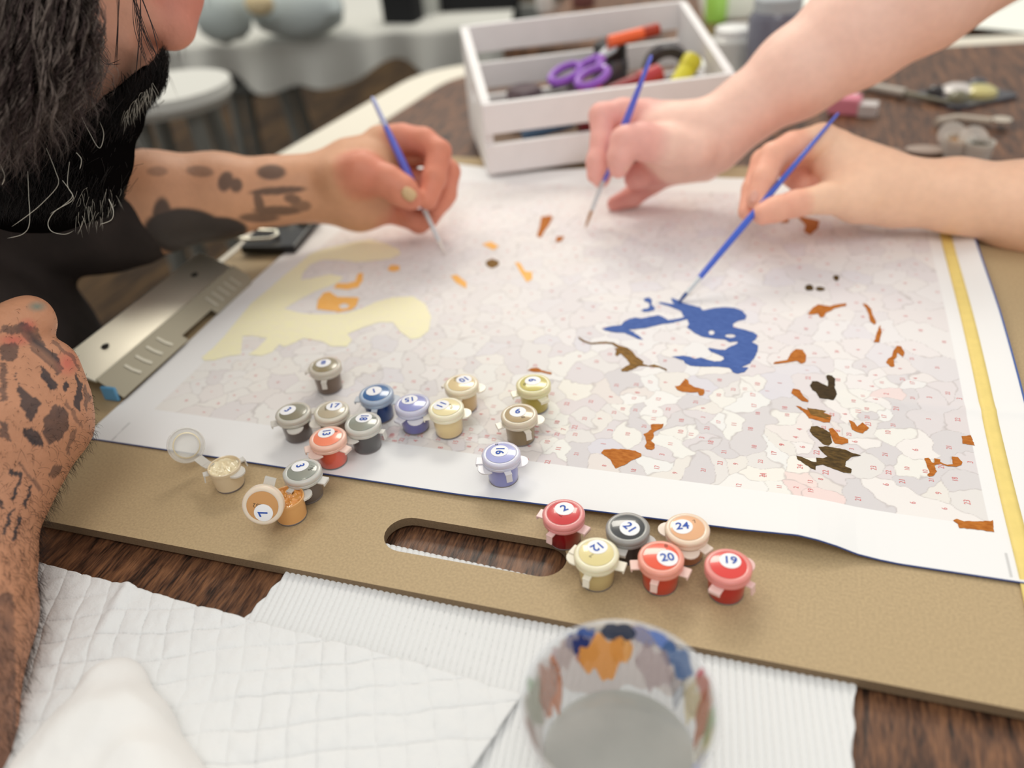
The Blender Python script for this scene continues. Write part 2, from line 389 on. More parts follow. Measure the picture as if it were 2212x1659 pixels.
# ------------------------------------------------------------------ canvas
CX0, CX1, CY0, CY1 = -.4175, .1520, .3172, .797
_lx = np.array([pj(np.array([x, CY0, 0]))[0] for x in np.linspace(CX0, CX1, 60)])
_lh = np.interp(_lx, [180, 480, 1000, 1100, 1240, 1420, 1600, 1720, 1780, 1850, 1920, 2212], [0, .001, .0015, .003, .0045, .0062, .0078, .0098, .0080, .0030, .0008, .0012])
def cz(x, y):
    x = np.asarray(x, float); y = np.asarray(y, float)
    L = np.interp(x, np.linspace(CX0, CX1, 60), _lh)
    z = L*np.exp(-((y-CY0)/.035)**2)
    z = z+.0012*np.exp(-((x+.135+.02*(y-.5))/.01)**2)*np.clip((y-.4)*8, 0, 1)      # fold creases
    z = z+.0010*np.exp(-((y-.452-.03*(x-.1))/.005)**2)*np.clip((x-.03)*20, 0, 1)
    z = z+.0016*(1+np.sin(x*24+1.3)*np.sin(y*19+.6))*np.clip((y-.36)*8, 0, 1)
    z = z+.004*np.exp(-((x-CX1)/.012)**2)*np.clip((y-.40)*6, 0, 1)
    z = z+.003*np.exp(-((y-CY1)/.03)**2)*(1+np.sin(x*30))
    return z+.0004
NUM = []
def addn(ox, oy, sc, L): NUM.extend((ox+a/sc, oy+b/sc, n) for a, b, n in L)
addn(1200, 760, 4.424, [(190,408,7),(340,475,22),(530,430,8),(645,548,10),(752,445,12),(785,390,8),(985,453,12),(562,580,23),(280,638,23),(428,640,9),(185,720,22),(525,750,3),(460,880,1),(692,787,10),(202,975,21),(30,925,11),(15,675,10),(190,790,23),(850,710,21),(765,555,21),(948,572,12),(940,640,11),(1078,548,22),(1205,657,18),(1342,478,21),(1415,540,9),(1412,625,3),(1450,727,21),(1198,765,10),(1100,880,11),(1298,788,11),(1400,820,3),(1485,868,18),(1560,672,17),(1708,692,11),(1865,738,18),(1900,515,17),(1935,590,18),(1562,415,10),(1700,360,23),(1812,355,11),(1890,412,17),(1932,310,10),(2025,375,1),(2145,300,1),(2165,890,9),(1900,908,18),(2090,970,17),(1612,955,21),(1725,1072,9),(1960,1047,23),(1575,1063,23),(1978,1180,24),(1752,1282,12),(1655,1290,9),(1415,1130,21),(1300,1240,18),(1445,1275,23),(1145,1160,9),(972,1108,17),(748,1138,18),(468,1090,8),(200,1098,8),(1020,982,3),(585,318,21),(775,310,21),(1055,293,9),(910,290,17),(1570,273,18),(1455,375,1)])
addn(740, 740, 4.424, [(455,720,10),(470,895,19),(385,915,24),(500,940,8),(510,985,21),(625,880,22),(700,940,4),(750,885,24),(765,1004,17),(920,922,21),(938,1005,8),(1080,955,15),(1152,882,14),(1212,922,16),(1210,995,8),(1325,1028,22),(1380,900,18),(1232,833,17),(1178,730,11),(1265,635,3),(1325,685,4),(1445,610,11),(1440,733,8),(1498,870,8),(1415,445,10),(1450,930,17),(1855,803,8),(1855,860,18),(1850,905,8),(1965,853,4),(2050,765,10),(1995,670,11),(2050,877,22),(1958,952,10),(2065,1015,11),(1962,1143,22),(1758,1118,8),(1785,992,4),(2115,830,7),(2145,585,22),(2005,490,23)])
addn(1650, 860, 3.936, [(180,85,18),(200,145,10),(580,140,22),(510,250,22),(628,278,8),(690,135,6),(765,25,10),(805,112,11),(878,92,10),(950,12,6),(1025,157,17),(880,160,21),(1100,228,21),(1058,293,10),(725,308,23),(890,220,23),(775,370,6),(748,432,3),(1032,478,21),(1290,440,6),(1575,418,21),(1650,182,22),(1402,178,3),(1757,545,3),(1508,580,21),(1628,690,18),(1425,695,21),(1375,625,10),(1220,600,10),(1178,706,21),(1062,632,22),(935,593,23),(1040,735,6),(1488,808,9),(1853,848,17),(1730,885,23),(1538,940,6),(1268,890,6),(1392,1017,17),(803,855,21),(545,890,10),(400,790,19),(275,762,2),(133,757,11),(397,713,13),(485,690,8),(527,632,22),(310,583,24),(450,462,22),(330,415,6),(155,395,9),(273,333,4),(88,470,17),(5,655,24),(305,265,4)])
addn(1650, 560, 3.936, [(1475,920,21),(1180,1018,21),(1290,1012,4),(1005,1048,11),(948,985,6),(815,1035,6),(633,1028,10),(710,920,12),(378,1010,22),(137,1053,1),(1265,1180,21),(1410,1175,3),(1565,1138,22),(1665,1185,3),(1128,1262,21),(843,1165,11),(1042,1145,2),(920,1080,6),(1160,930,8),(1280,770,4),(992,802,1),(428,877,3),(368,945,1),(1265,1052,17)])
addn(0, 0, 1, [(848,940,19),(868,950,22),(895,962,4)])
PX0, PX1, PY0, PY1 = -.3885, .1195, .3535, .762          # printed area
seeds = []; 
for a, b, n in NUM:
    q = at(a, b, float(cz(*at(a, b)[:2]))); 
    if PX0+.001 < q[0] < PX1-.001 and PY0+.001 < q[1] < PY1: seeds.append((q[0], q[1], n))
kinds = [21, 18, 22, 3, 1, 8, 9, 23, 10, 11, 17, 12, 4, 6, 7, 24]
t = 0
while len(seeds) < 780 and t < 60000:
    t += 1; x = random.uniform(PX0+.002, PX1-.002); y = random.uniform(PY0+.002, PY1-.002)
    px, py = pj(np.array([x, y, 0]))
    md_ = .0125 if (px > 1250 and py < 760) else .0105
    if px > 1180 and py > 800: md_ = .022
    if all((x-s[0])**2+(y-s[1])**2 > md_**2 for s in seeds):
        seeds.append((x, y, random.choice(kinds if px > 900 else kinds+[10, 11, 7, 12, 23, 8]*2)))
TINT = {21:(210,206,209),18:(213,209,211),22:(221,213,215),3:(219,213,216),1:(216,214,224),8:(230,222,217),9:(233,229,222),23:(228,225,222),10:(239,238,231),11:(240,240,234),17:(238,239,237),12:(241,241,238),4:(236,229,225),6:(240,236,233),7:(241,238,228),24:(243,240,231),19:(240,214,210),13:(240,218,212),2:(238,212,208),14:(232,222,220),15:(228,222,230),16:(234,230,232)}
xs = np.linspace(CX0, CX1, 900)
ys = np.concatenate([np.arange(CY0, .50, .00062), np.arange(.50, .62, .0011), np.arange(.62, CY1+.0015, .002)])
nx, ny = len(xs), len(ys)
X, Y = np.meshgrid(xs, ys, indexing='ij'); Z = cz(X, Y)
def fbm(x, y, sc, seed):
    r = np.random.default_rng(seed); o_ = np.zeros_like(x); a = 1
    for i in range(4):
        for k in range(3):
            th = r.uniform(0, 2*math.pi); ph = r.uniform(0, 6.3, 2); f = sc*(1.8**i)*r.uniform(.7, 1.3)
            o_ += a*np.sin((x*math.cos(th)+y*math.sin(th))*f+ph[0]+1.3*np.sin((x*math.sin(th)-y*math.cos(th))*f*.6+ph[1]))
        a *= .5
    return o_/4
wx = X+.0042*fbm(X, Y, 210, 1); wy = Y+.0042*fbm(X, Y, 210, 2)
SX = np.array([s[0] for s in seeds]); SY = np.array([s[1] for s in seeds]); SN = np.array([s[2] for s in seeds])
swx = SX+.0042*fbm(SX, SY, 210, 1); swy = SY+.0042*fbm(SX, SY, 210, 2)
ang = rng.uniform(0, math.pi, len(seeds)); st = rng.uniform(.72, 1.0, len(seeds))
ca = np.cos(ang); sa = np.sin(ang)
fx = wx.ravel().astype(np.float32); fy = wy.ravel().astype(np.float32); best = np.full(fx.shape, 9., np.float32); sec = best.copy(); bi = np.zeros(fx.shape, int); si = bi.copy()
for k in range(len(seeds)):
    # only the rows and columns near this seed
    pass
BX = X.shape
for k in range(len(seeds)):
    i0, i1 = np.searchsorted(xs, [SX[k]-.034, SX[k]+.034]); j0, j1 = np.searchsorted(ys, [SY[k]-.034, SY[k]+.034])
    sl = (slice(i0, i1), slice(j0, j1))
    dx_ = wx[sl]-swx[k]; dy_ = wy[sl]-swy[k]
    u_ = (dx_*ca[k]+dy_*sa[k])*st[k]; v_ = (-dx_*sa[k]+dy_*ca[k])/st[k]
    dd = np.sqrt(u_*u_+v_*v_).astype(np.float32)
    b2 = best.reshape(BX)[sl]; s2 = sec.reshape(BX)[sl]; bi2 = bi.reshape(BX)[sl]; si2 = si.reshape(BX)[sl]
    m1 = dd < b2; s2[m1] = b2[m1]; si2[m1] = bi2[m1]; b2[m1] = dd[m1]; bi2[m1] = k
    m2 = (~m1) & (dd < s2); s2[m2] = dd[m2]; si2[m2] = k
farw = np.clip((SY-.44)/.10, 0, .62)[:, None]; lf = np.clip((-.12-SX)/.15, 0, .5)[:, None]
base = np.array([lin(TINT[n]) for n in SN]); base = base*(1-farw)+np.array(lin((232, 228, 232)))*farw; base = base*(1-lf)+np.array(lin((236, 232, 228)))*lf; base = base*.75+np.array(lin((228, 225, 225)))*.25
white = np.array(lin((240, 240, 240)))
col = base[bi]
ln = np.clip(1-(sec-best)/.00085, 0, 1)*(SN[bi] != SN[si])
lc = np.array(lin((178, 170, 168)))
rl = np.array(lin((232, 205, 203)))
col = col*(1-ln[:, None]*.6)+lc*(ln[:, None]*.6)
ins = ((X > PX0) & (X < PX1) & (Y > PY0) & (Y < PY1)).ravel()
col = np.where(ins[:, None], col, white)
# pencil ticks at the corners
for (a, b) in (((243, 952), (280, 915)), ((2172, 1200), (2182, 1250))):
    p = at(*a); q = at(*b); dpt = q-p; tt = np.clip(((X-p[0])*dpt[0]+(Y-p[1])*dpt[1])/(dpt[0]**2+dpt[1]**2), 0, 1)
    dist = np.hypot(X-p[0]-tt*dpt[0], Y-p[1]-tt*dpt[1]).ravel(); col[dist < .0005] = lin((205, 205, 205))
V = np.stack([X, Y, Z], -1).reshape(-1, 3)
i, j = np.meshgrid(np.arange(nx-1), np.arange(ny-1), indexing='ij'); b = (i*ny+j).ravel()
m_canvas = mat('printed_canvas', (240, 240, 240), .72, attr='col', bump=.00006, bscale=1600, spec=.35)
cv = mesh_np('painting_canvas', V, np.stack([b, b+ny, b+ny+1, b+1], 1), m_canvas, cols=col)
tag(cv, 'large white paint-by-number canvas spread over the drawing board', 'canvas')
md = cv.modifiers.new('s', 'SOLIDIFY'); md.thickness = .0004; md.offset = -1
def edge_strip(pts, w, m, name):
    """a thin rolled thread edge"""
    mb = MB(); mb.tube([(p[0], p[1], float(cz(p[0], p[1]))-.0002) for p in pts], w, 6); return mb.build(name, m, cv)
m_navy = mat('navy_thread', (52, 72, 128), .7)
edge_strip([(x, CY0-.0001) for x in np.linspace(CX0, CX1, 220)], .00042, m_navy, 'hem_edge')
edge_strip([(CX1+.0003, y) for y in np.linspace(CY0, CY1, 160)], .0007, mat('blue_thread', (70, 100, 165), .7), 'hem_edge')
# printed numbers
m_num = mat('red_number_ink', (222, 132, 132), .8)
glyph = {}
mb = MB()
for (x, y, n) in seeds:
    px, py = pj(np.array([x, y, 0])); s_ = .0043 if py > 820 and px > 820 else (.0036 if px > 1150 else .0029)
    if n not in glyph: glyph[n] = text_mesh(str(n), 1.0)
    gv, gf = glyph[n]; s_ *= random.uniform(.85, 1.1)
    P = [(x-b_*s_, y+a_*s_*.85) for a_, b_, _ in gv]
    zz = cz(np.array([p[0] for p in P]), np.array([p[1] for p in P]))+.00012
    mb.add([(p[0], p[1], z_) for p, z_ in zip(P, zz)], gf)
mb.build('printed_numbers', m_num, cv, smooth=False)
# paint laid on the canvas
def patch(poly, holes, m, name='paint_patch', step=.0014, h=.00022, zadd=0, rough_edge=.0004):
    poly = [at(*p, .001)[:2] for p in poly]; poly = [tuple(p) for p in poly]
    def dens(pl):
        out = []
        for i in range(len(pl)):
            a = np.array(pl[i]); b = np.array(pl[(i+1) % len(pl)]); k = max(1, int(np.linalg.norm(b-a)/.0012))
            for t_ in range(k):
                q = a+(b-a)*t_/k+rng.normal(0, rough_edge, 2)*(.35 if t_ else .2); out.append((q[0], q[1]))
        return out
    hs = [dens([tuple(at(*p, .001)[:2]) for p in hq]) for hq in holes]; pl = dens(poly)
    a = np.array(pl); x0, y0 = a.min(0); x1, y1 = a.max(0)
    gx, gy = np.meshgrid(np.arange(x0, x1, step), np.arange(y0, y1, step)); gx = gx.ravel(); gy = gy.ravel()
    k = inpoly(gx, gy, pl)
    for hq in hs: k &= ~inpoly(gx, gy, hq)
    pts = [Vector(p) for p in pl]; ed = [(i, (i+1) % len(pl)) for i in range(len(pl))]
    for hq in hs: b = len(pts); pts += [Vector(p) for p in hq]; ed += [(b+i, b+(i+1) % len(hq)) for i in range(len(hq))]
    pts += [Vector(p) for p in zip(gx[k], gy[k])]
    v, e, f, *_ = geometry.delaunay_2d_cdt(pts, ed, [], 0, 1e-7)
    vv = np.array([tuple(p) for p in v]); ce = np.array([vv[list(t_)].mean(0) for t_ in f])
    keep = inpoly(ce[:, 0], ce[:, 1], pl)
    for hq in hs: keep &= ~inpoly(ce[:, 0], ce[:, 1], hq)
    f = [tuple(t_) for t_, kk in zip(f, keep) if kk]
    z = cz(vv[:, 0], vv[:, 1])+h+zadd+.00005*fbm(vv[:, 0], vv[:, 1], 1500, 5)
    V = [(p[0], p[1], q) for p, q in zip(vv, z)]
    return mesh_np(name, V, f, m, cv)
def P(ox, oy, sc, L): return [(ox+a/sc, oy+b/sc) for a, b in L]
def paintm(n, c, c2=None, rough=.65, ns=260): return mat(n, c, rough, col2=c2, nscale=ns, bump=.00012, bscale=700, spec=.2, stretch=(1, 2.5, 1))
m_blue = paintm('blue_paint', (60, 90, 158), (74, 104, 172), .6); m_or = paintm('rust_brown_paint', (168, 94, 28), (192, 118, 48)); m_dk = paintm('dark_brown_paint', (66, 50, 24), (104, 80, 40))
m_mid = paintm('ochre_brown_paint', (110, 80, 38), (146, 108, 52)); m_ye = paintm('pale_yellow_paint', (250, 246, 204), (247, 241, 212), .5); m_og = paintm('light_orange_paint', (250, 184, 92), (250, 196, 120)); m_blk = paintm('umber_paint', (52, 40, 22), (70, 54, 30))
q = lambda L: P(1250, 600, 4.9156, L)
m_white_gap = None
patch(q([(980,235),(1040,250),(1110,285),(1290,325),(1320,355),(1450,325),(1560,315),(1660,320),(1740,350),(1785,405),(1770,440),(1690,460),(1640,495),(1640,525),(1760,550),(1850,575),(1900,610),(1880,655),(1840,685),(1905,720),(1900,780),(1870,850),(1820,920),(1730,960),(1800,965),(1760,1015),(1680,1030),(1640,1015),(1600,970),(1480,955),(1300,955),(1180,945),(1130,920),(1110,890),(985,852),(1100,840),(1180,850),(1240,875),(1300,858),(1360,880),(1440,900),(1510,895),(1540,880),(1535,850),(1480,825),(1410,800),(1370,765),(1390,755),(1480,770),(1550,775),(1590,745),(1680,705),(1690,680),(1600,690),(1560,665),(1400,650),(1310,635),(1230,600),(1150,540),(1170,500),(1150,455),(1060,480),(960,505),(880,515),(780,540),(700,560),(600,572),(530,575),(580,600),(640,640),(690,680),(640,675),(560,640),(480,610),(380,605),(290,590),(245,570),(310,548),(380,538),(450,530),(480,495),(540,465),(600,450),(670,458),(740,440),(850,420),(900,440),(950,470),(1010,460),(1080,445),(1120,430),(1095,390),(1085,370),(960,325),(850,295),(870,282),(960,295),(1010,300),(985,260)]),
      [q([(1410+32*math.cos(a), 590+26*math.sin(a)) for a in np.linspace(0, 5.6, 8)]), q([(1610+58*math.cos(a), 622+20*math.sin(a)) for a in np.linspace(0, 5.6, 8)])], m_blue)
patch(q([(690,250),(740,235),(775,260),(775,310),(810,350),(800,370),(750,385),(700,390),(660,375),(690,358),(740,350),(750,320),(745,290),(700,280)]), [], m_blue)
patch(q([(0,650),(60,690),(130,712),(280,700),(370,710),(430,740),(510,760),(560,790),(610,850),(660,880),(690,905),(680,925),(740,945),(800,930),(860,950),(940,985),(930,1000),(860,965),(790,960),(700,950),(640,950),(570,985),(510,1005),(460,1005),(450,985),(500,950),(545,930),(520,890),(480,850),(440,820),(410,850),(385,830),(400,790),(380,770),(420,765),(350,725),(280,718),(130,728),(50,705),(0,675)]), [], m_mid)
patch(q([(1020,1160),(1070,1155),(1100,1120),(1130,1080),(1160,1095),(1175,1140),(1230,1170),(1330,1195),(1335,1230),(1320,1260),(1280,1262),(1265,1225),(1200,1230),(1100,1220),(1060,1205),(1035,1185)]), [], m_or)
q = lambda L: P(1200, 760, 4.424, L)
patch(q([(435,970),(460,935),(560,925),(660,930),(760,945),(820,975),(820,1000),(780,1020),(720,1045),(670,1085),(575,1125),(550,1085),(520,1030),(470,995)]), [], m_or)
patch(q([(910,695),(960,690),(1035,690),(1020,730),(960,755),(935,775),(940,800),(930,830),(910,850),(945,880),(950,920),(920,940),(870,930),(850,900),(870,870),(860,820),(840,785),(880,770),(915,740)]), [], m_or)
q = lambda L: P(1650, 560, 3.936, L)
for L in ([(370,465),(420,405),(460,383),(560,400),(620,385),(700,378),(700,400),(600,420),(570,440),(530,455),(510,490),(480,495),(460,460),(400,470)],
          [(835,385),(870,390),(910,430),(920,480),(950,530),(950,560),(930,565),(900,530),(890,480),(870,430)], [(985,570),(1000,640),(975,720),(930,715),(945,690),(955,640)],
          [(1100,790),(1130,750),(1160,755),(1195,810),(1180,850),(1160,830),(1135,810),(1125,850),(1100,870),(1110,920),(1080,930),(1035,890),(1050,860),(1085,840)],
          [(80,900),(90,880),(200,860),(230,800),(270,765),(330,770),(360,820),(355,880),(320,895),(280,870),(200,885)], [(230,1150),(245,1110),(300,1120),(330,1170),(380,1215),(370,1225),(320,1215),(270,1175)]):
    patch(q(L), [], m_or)
patch(q([(390,1080),(410,1048),(450,1045),(500,1070),(540,1090),(545,1050),(525,1010),(540,990),(580,1000),(605,1030),(600,1090),(620,1160),(590,1210),(520,1200),(470,1190),(440,1140),(410,1120)]), [], m_blk)
q = lambda L: P(1650, 860, 3.936, L)
for L in ([(270,75),(300,80),(360,110),(440,105),(500,130),(575,160),(560,215),(510,215),(440,195),(380,180),(350,140),(300,100)], [(550,270),(580,260),(610,290),(640,330),(715,355),(715,385),(660,400),(600,390),(570,330)],
          [(720,195),(770,215),(790,250),(840,215),(895,260),(840,305),(790,295),(745,270),(735,230)], [(1680,325),(1760,315),(1795,400),(1690,385),(1690,355)],
          [(1365,510),(1400,505),(1430,545),(1450,550),(1450,510),(1500,520),(1500,540),(1560,565),(1610,560),(1600,495),(1650,500),(1690,540),(1680,565),(1640,580),(1560,575),(1500,555),(1450,570),(1470,620),(1440,660),(1410,665),(1390,650),(1410,630),(1385,570)],
          [(1610,1040),(1640,1025),(1700,1045),(1930,1045),(1945,1035),(1960,1140),(1800,1115),(1660,1105),(1650,1070)]):
    patch(q(L), [], m_or)
patch(q([(365,95),(530,120),(500,140),(575,165),(520,170),(560,190),(480,175),(400,150)]), [], m_mid, zadd=.0001)
patch(q([(390,285),(400,250),(450,245),(500,265),(560,300),(580,380),(550,410),(510,400),(450,350),(410,320)]), [], m_dk)
patch(q([(460,420),(540,415),(620,430),(690,440),(740,465),(825,490),(740,505),(700,540),(690,580),(745,605),(740,640),(680,635),(610,610),(560,590),(500,570),(440,580),(440,615),(400,600),(340,560),(280,520),(275,495),(320,505),(400,540),(450,550),(445,510),(500,515),(540,500),(490,455)]), [], m_dk)
patch(P(740, 740, 4.424, [(1765,270),(1800,250),(1860,245),(1900,270),(2005,300),(1990,315),(1900,290),(1830,285)]), [], m_or)
q = lambda L: P(950, 0, 2.963, L)
patch(q([(650,1400),(700,1390),(725,1400),(700,1450),(670,1490),(650,1530),(620,1520),(640,1460)]), [], m_or)
patch(q([(750,1520),(800,1520),(780,1550),(740,1560)]), [], m_or)
q = lambda L: P(1550, 0, 2.963, L)
patch(q([(500,1400),(560,1410),(650,1430),(640,1480),(590,1520),(550,1500),(560,1460)]), [], m_or)
patch(q([(400,1420),(460,1410),(450,1445),(405,1445)]), [], m_or)
for c_, r_, a_ in (((1748, 622), 10, 7), ((1772, 625), 11, 5), ((1806, 602), 7, 6), ((1063, 570), 16, 9)):
    patch([(c_[0]+r_*math.cos(t_)*random.uniform(.8, 1.2), c_[1]+a_*math.sin(t_)*random.uniform(.8, 1.2)) for t_ in np.linspace(0, 5.5, 8)], [], m_mid if r_ > 12 else m_dk)
q = lambda L: P(420, 480, 3.814, L)
patch(q([(60,1110),(150,1040),(230,960),(300,880),(380,790),(480,680),(620,570),(760,450),(850,380),(960,280),(1060,240),(1180,210),(1300,180),(1450,155),(1560,180),(1680,230),(1700,270),(1620,310),(1480,330),(1340,345),(1200,330),(1060,330),(960,370),(900,440),(880,500),(1000,480),(1120,450),(1230,470),(1180,520),(1020,580),(880,650),(740,730),(900,770),(1100,770),(1250,760),(1380,720),(1500,660),(1640,620),(1800,610),(1900,670),(1950,780),(1930,900),(1860,960),(1780,970),(1700,910),(1640,830),(1520,830),(1380,880),(1260,930),(1300,980),(1260,1030),(1130,1030),(1060,990),(900,960),(820,1000),(740,1030),(700,1010),(640,1070),(560,1100),(440,1090),(520,1040),(600,960),(480,940),(400,940),(390,1000),(380,1090),(280,1100),(160,1135),(80,1135)]), [], m_ye, step=.003)
patch(q([(1010,730),(1020,660),(1070,600),(1120,590),(1180,630),(1360,630),(1340,690),(1300,730),(1200,750),(1100,740)]), [q([(1190,700),(1230,680),(1275,690),(1270,715),(1215,725)])], m_og, step=.002)
for L in ([(1150,560),(1180,520),(1260,520),(1330,500),(1350,440),(1390,430),(1390,490),(1350,550),(1260,570)], [(1590,400),(1620,360),(1690,365),(1690,400),(1640,415)], [(2110,440),(2160,430),(2240,490),(2240,545),(2150,490)]):
    patch(q(L), [], m_og, step=.002)
patch([(1112,568),(1124,570),(1134,588),(1150,590),(1150,606),(1138,612),(1126,592)], [], m_og); patch([(1042,530),(1060,524),(1078,534),(1066,542)], [], m_og)
# masking tape along the right margin
tw = .0082; tx = .1270
ty = np.linspace(CY0-.03, CY1, 90); V = []; Fc = []
for k, y_ in enumerate(ty):
    for u_ in range(4):
        x_ = tx+.0018*(k/89)+tw*u_/3; V.append((x_, y_, (float(cz(x_, y_)) if y_ > CY0 else max(.0006, float(cz(x_, CY0))-(CY0-y_)*.6))+.0004))
    if k:
        for u_ in range(3): b_ = (k-1)*4+u_; Fc.append((b_, b_+1, b_+5, b_+4))
tp = mesh_np('masking_tape', V, Fc, mat('yellow_masking_tape', (240, 216, 130), .6, noise_amt=.06, nscale=120)); tag(tp, 'long strip of yellow masking tape down the right margin of the canvas', 'tape')
md = tp.modifiers.new('s', 'SOLIDIFY'); md.thickness = .0002
# ------------------------------------------------------------------ paint pots
m_stick = mat('white_sticker', (246, 246, 248), .55); m_snum = mat('blue_number_ink', (38, 84, 176), .6)
m_code = mat('black_code_ink', (30, 28, 26), .6); m_foot = mat('clear_plastic_foot', (120, 112, 112), .25, coat=.4)
def mix(a, b, t): return tuple(x*(1-t)+y*t for x, y in zip(a, b))
HT = .0192
def arc_ring(mb, r0, r1, z0, z1, a0, a1, n=14):
    V = []; Fc = []
    for i in range(n+1):
        a = a0+(a1-a0)*i/n; c, s_ = math.cos(a), math.sin(a)
        V += [(r0*c, r0*s_, z0), (r1*c, r1*s_, z0), (r1*c, r1*s_, z1), (r0*c, r0*s_, z1)]
        if i:
            b = (i-1)*4; Fc += [(b+k, b+(k+1) % 4, b+4+(k+1) % 4, b+4+k) for k in range(4)]
    Fc += [(0, 3, 2, 1), (n*4, n*4+1, n*4+2, n*4+3)]; mb.add(V, Fc)
def tab_mesh(ang, kind=0):
    """kind 0: flat pull tab with a turned-down lip; 1: hinge strap folding down; 2: rounded ear"""
    mb = MB(); M = Matrix.Rotation(ang, 4, 'Z')
    def bx(c, s, ry=0): 
        Mr = M @ Matrix.Translation(c) @ Matrix.Rotation(ry, 4, 'Y'); mb.box((0, 0, 0), s, M=Mr)
    if kind == 0:
        bx((.0122, 0, .0136), (.0046, .0060, .0009)); bx((.0142, 0, .0128), (.0008, .0058, .0020), .15)
    elif kind == 1:
        bx((.0116, 0, .0136), (.0040, .0038, .0009)); bx((.0134, 0, .0112), (.0008, .0034, .0050), -.12)
    else:
        V = []; n = 9
        P_ = [(.0095, -.0052)]+[(.0100+.0052*math.cos(t), .0050*math.sin(t)) for t in np.linspace(-1.45, 1.45, n)]+[(.0095, .0052)]
        P_ = [tuple((M@Vector((p[0], p[1], 0)))[:2]) for p in P_]; mb.prism(P_, .0124, .0134)
    return mb
def ripple(mb, r, n=24, z=0, amp=.0007, seed=0):
    rr = np.linspace(0, r, 14); V = [(0, 0, z)]; Fc = []
    for k, q in enumerate(rr[1:]):
        for i in range(n*2):
            a = math.pi*i/n; x, y = q*math.cos(a), q*math.sin(a)
            V.append((x, y, z+amp*(noise.noise(Vector((x*420, y*420, seed)))*1.6+noise.noise(Vector((x*1100, y*1100, seed)))*.6)+.0009*(q/r)**6))
    N2 = n*2
    for i in range(N2): Fc.append((0, 1+i, 1+(i+1) % N2))
    for k in range(len(rr)-2):
        for i in range(N2): a = 1+k*N2; Fc.append((a+i, a+N2+i, a+N2+(i+1) % N2, a+(i+1) % N2))
    return mb.add(V, Fc)
def glyphs(mb, s, size, M, bold=0):
    V, Fc = text_mesh(s, 1, bold); return mb.add([tuple(M@Vector((a*size, b*size, 0))) for a, b, _ in V], Fc)
def DZ(r): return .0061-11*r*r
def conform(o_, sx, sy, off):
    for v in o_.data.vertices: q_ = v.co; v.co = (q_.x, q_.y, DZ(min(math.hypot(q_.x, q_.y), .0092))+off+q_.z)
    return o_
def lid_parts(root_lid, colr, num, ang, stk, code, cang, cpos, tint=.60, pale=(236, 232, 224), clearc=None):
    """lid in its own frame: underside rim at z = 0, top about z = .0055"""
    rim = mat('lid_plastic_tinted', mix(colr, pale, tint), .33, coat=.3, sss=.25)
    root_lid.data.materials.append(rim)
    disc = mat('paint_seen_through_lid', clearc or mix(colr, (235, 230, 220), .06), .22, coat=.6)
    dm = MB().lathe([(r_, DZ(r_)) for r_ in (.0084, .0078, .0066, .0052, .0038, .0024, .0012, .0002)], 40, cap=False).build('lid_dome', disc, root_lid)
    if stk is not None:
        sx, sy = stk; L = math.hypot(sx, sy)
        if L > .0036: sx, sy = sx*.0036/L, sy*.0036/L
        M = Matrix.Translation((sx, sy, 0))
        mb = MB(); mb.lathe([(.0050, 0), (.0050, .00012), (.0034, .00012), (.0017, .00012), (.0001, .00012)], 28, c=(sx, sy, 0), cap=False)
        conform(mb.build('sticker', m_stick, root_lid), 0, 0, .00006)
        M2 = M @ Matrix.Rotation(math.radians(ang), 4, 'Z')
        conform(glyphs(MB(), num, .0066, M2, .022).build('sticker_number', m_snum, root_lid, smooth=False), 0, 0, .00033)
    if code:
        cx, cy = cpos
        M = Matrix.Translation((cx, cy, 0)) @ Matrix.Rotation(math.radians(cang), 4, 'Z')
        conform(glyphs(MB(), code, .0034, M, -.008).build('lid_code', m_code, root_lid, smooth=False), 0, 0, .00008)
LIDP = [(.0088, .0000), (.0104, .0000), (.01085, .0004), (.0109, .0018), (.0106, .0021), (.0108, .0024), (.0110, .0028), (.0110, .0044), (.0106, .0050), (.0098, .0053), (.0086, .0053), (.0079, .0049)]
def lid_mesh(name='lid'):
    return MB().lathe(LIDP, 48, cap=False)
def pot(px, py, colr, num, ang, stkpx, label, body=None, code='', cang=0, cpx=None, tabs=((0, 0), (3, 1)), clearc=None, tint=.60):
    p = at(px, py, HT+.0008); z0 = 0.0
    on_canvas = CX0 < p[0] < CX1 and p[1] > CY0+.004
    if on_canvas: z0 = float(cz(p[0], p[1]))+.0002; p = at(px, py, HT+z0)
    r = thing('paint_pot', label, 'paint pot', (p[0], p[1], z0), 0, 'small numbered paint pots')
    bc = body or mix(colr, (0, 0, 0), .12)
    mb_ = mat('paint_in_clear_pot', bc, .3, coat=.5)
    b = MB().lathe([(.0080, .0006), (.0084, .0012), (.0089, .0090), (.0091, .0140)], 44).build('pot_body', mb_, r)
    MB().lathe([(.0077, 0), (.0083, .0002), (.00845, .0010), (.0082, .0013)], 44).build('pot_foot', m_foot, r)
    lm = lid_mesh().build('lid', None, r); lm.location = (0, 0, .0136)
    s = None
    if stkpx: q = at(*stkpx, HT+z0); s = (q[0]-p[0], q[1]-p[1])
    cp = (0, 0)
    if cpx: q = at(*cpx, HT+z0); cp = (q[0]-p[0], q[1]-p[1])
    lid_parts(lm, colr, num, ang, s, code, cang, cp, clearc=clearc, tint=tint)
    tm = mat('tab_plastic', mix(colr, (236, 232, 226), .8), .35, coat=.3)
    for a, k in tabs: tab_mesh(a, k).build('lid_tab' if k != 1 else 'hinge_strap', tm, r, smooth=False, bevel=.0002)
    return r
D = math.radians
def c4(x, y): return (740+x/4.424, 740+y/4.424)
def c2(x, y): return (1140+x/3.95, 1040+y/3.95)
def c1(x, y): return (340+x/3.6867, 740+y/3.6867)
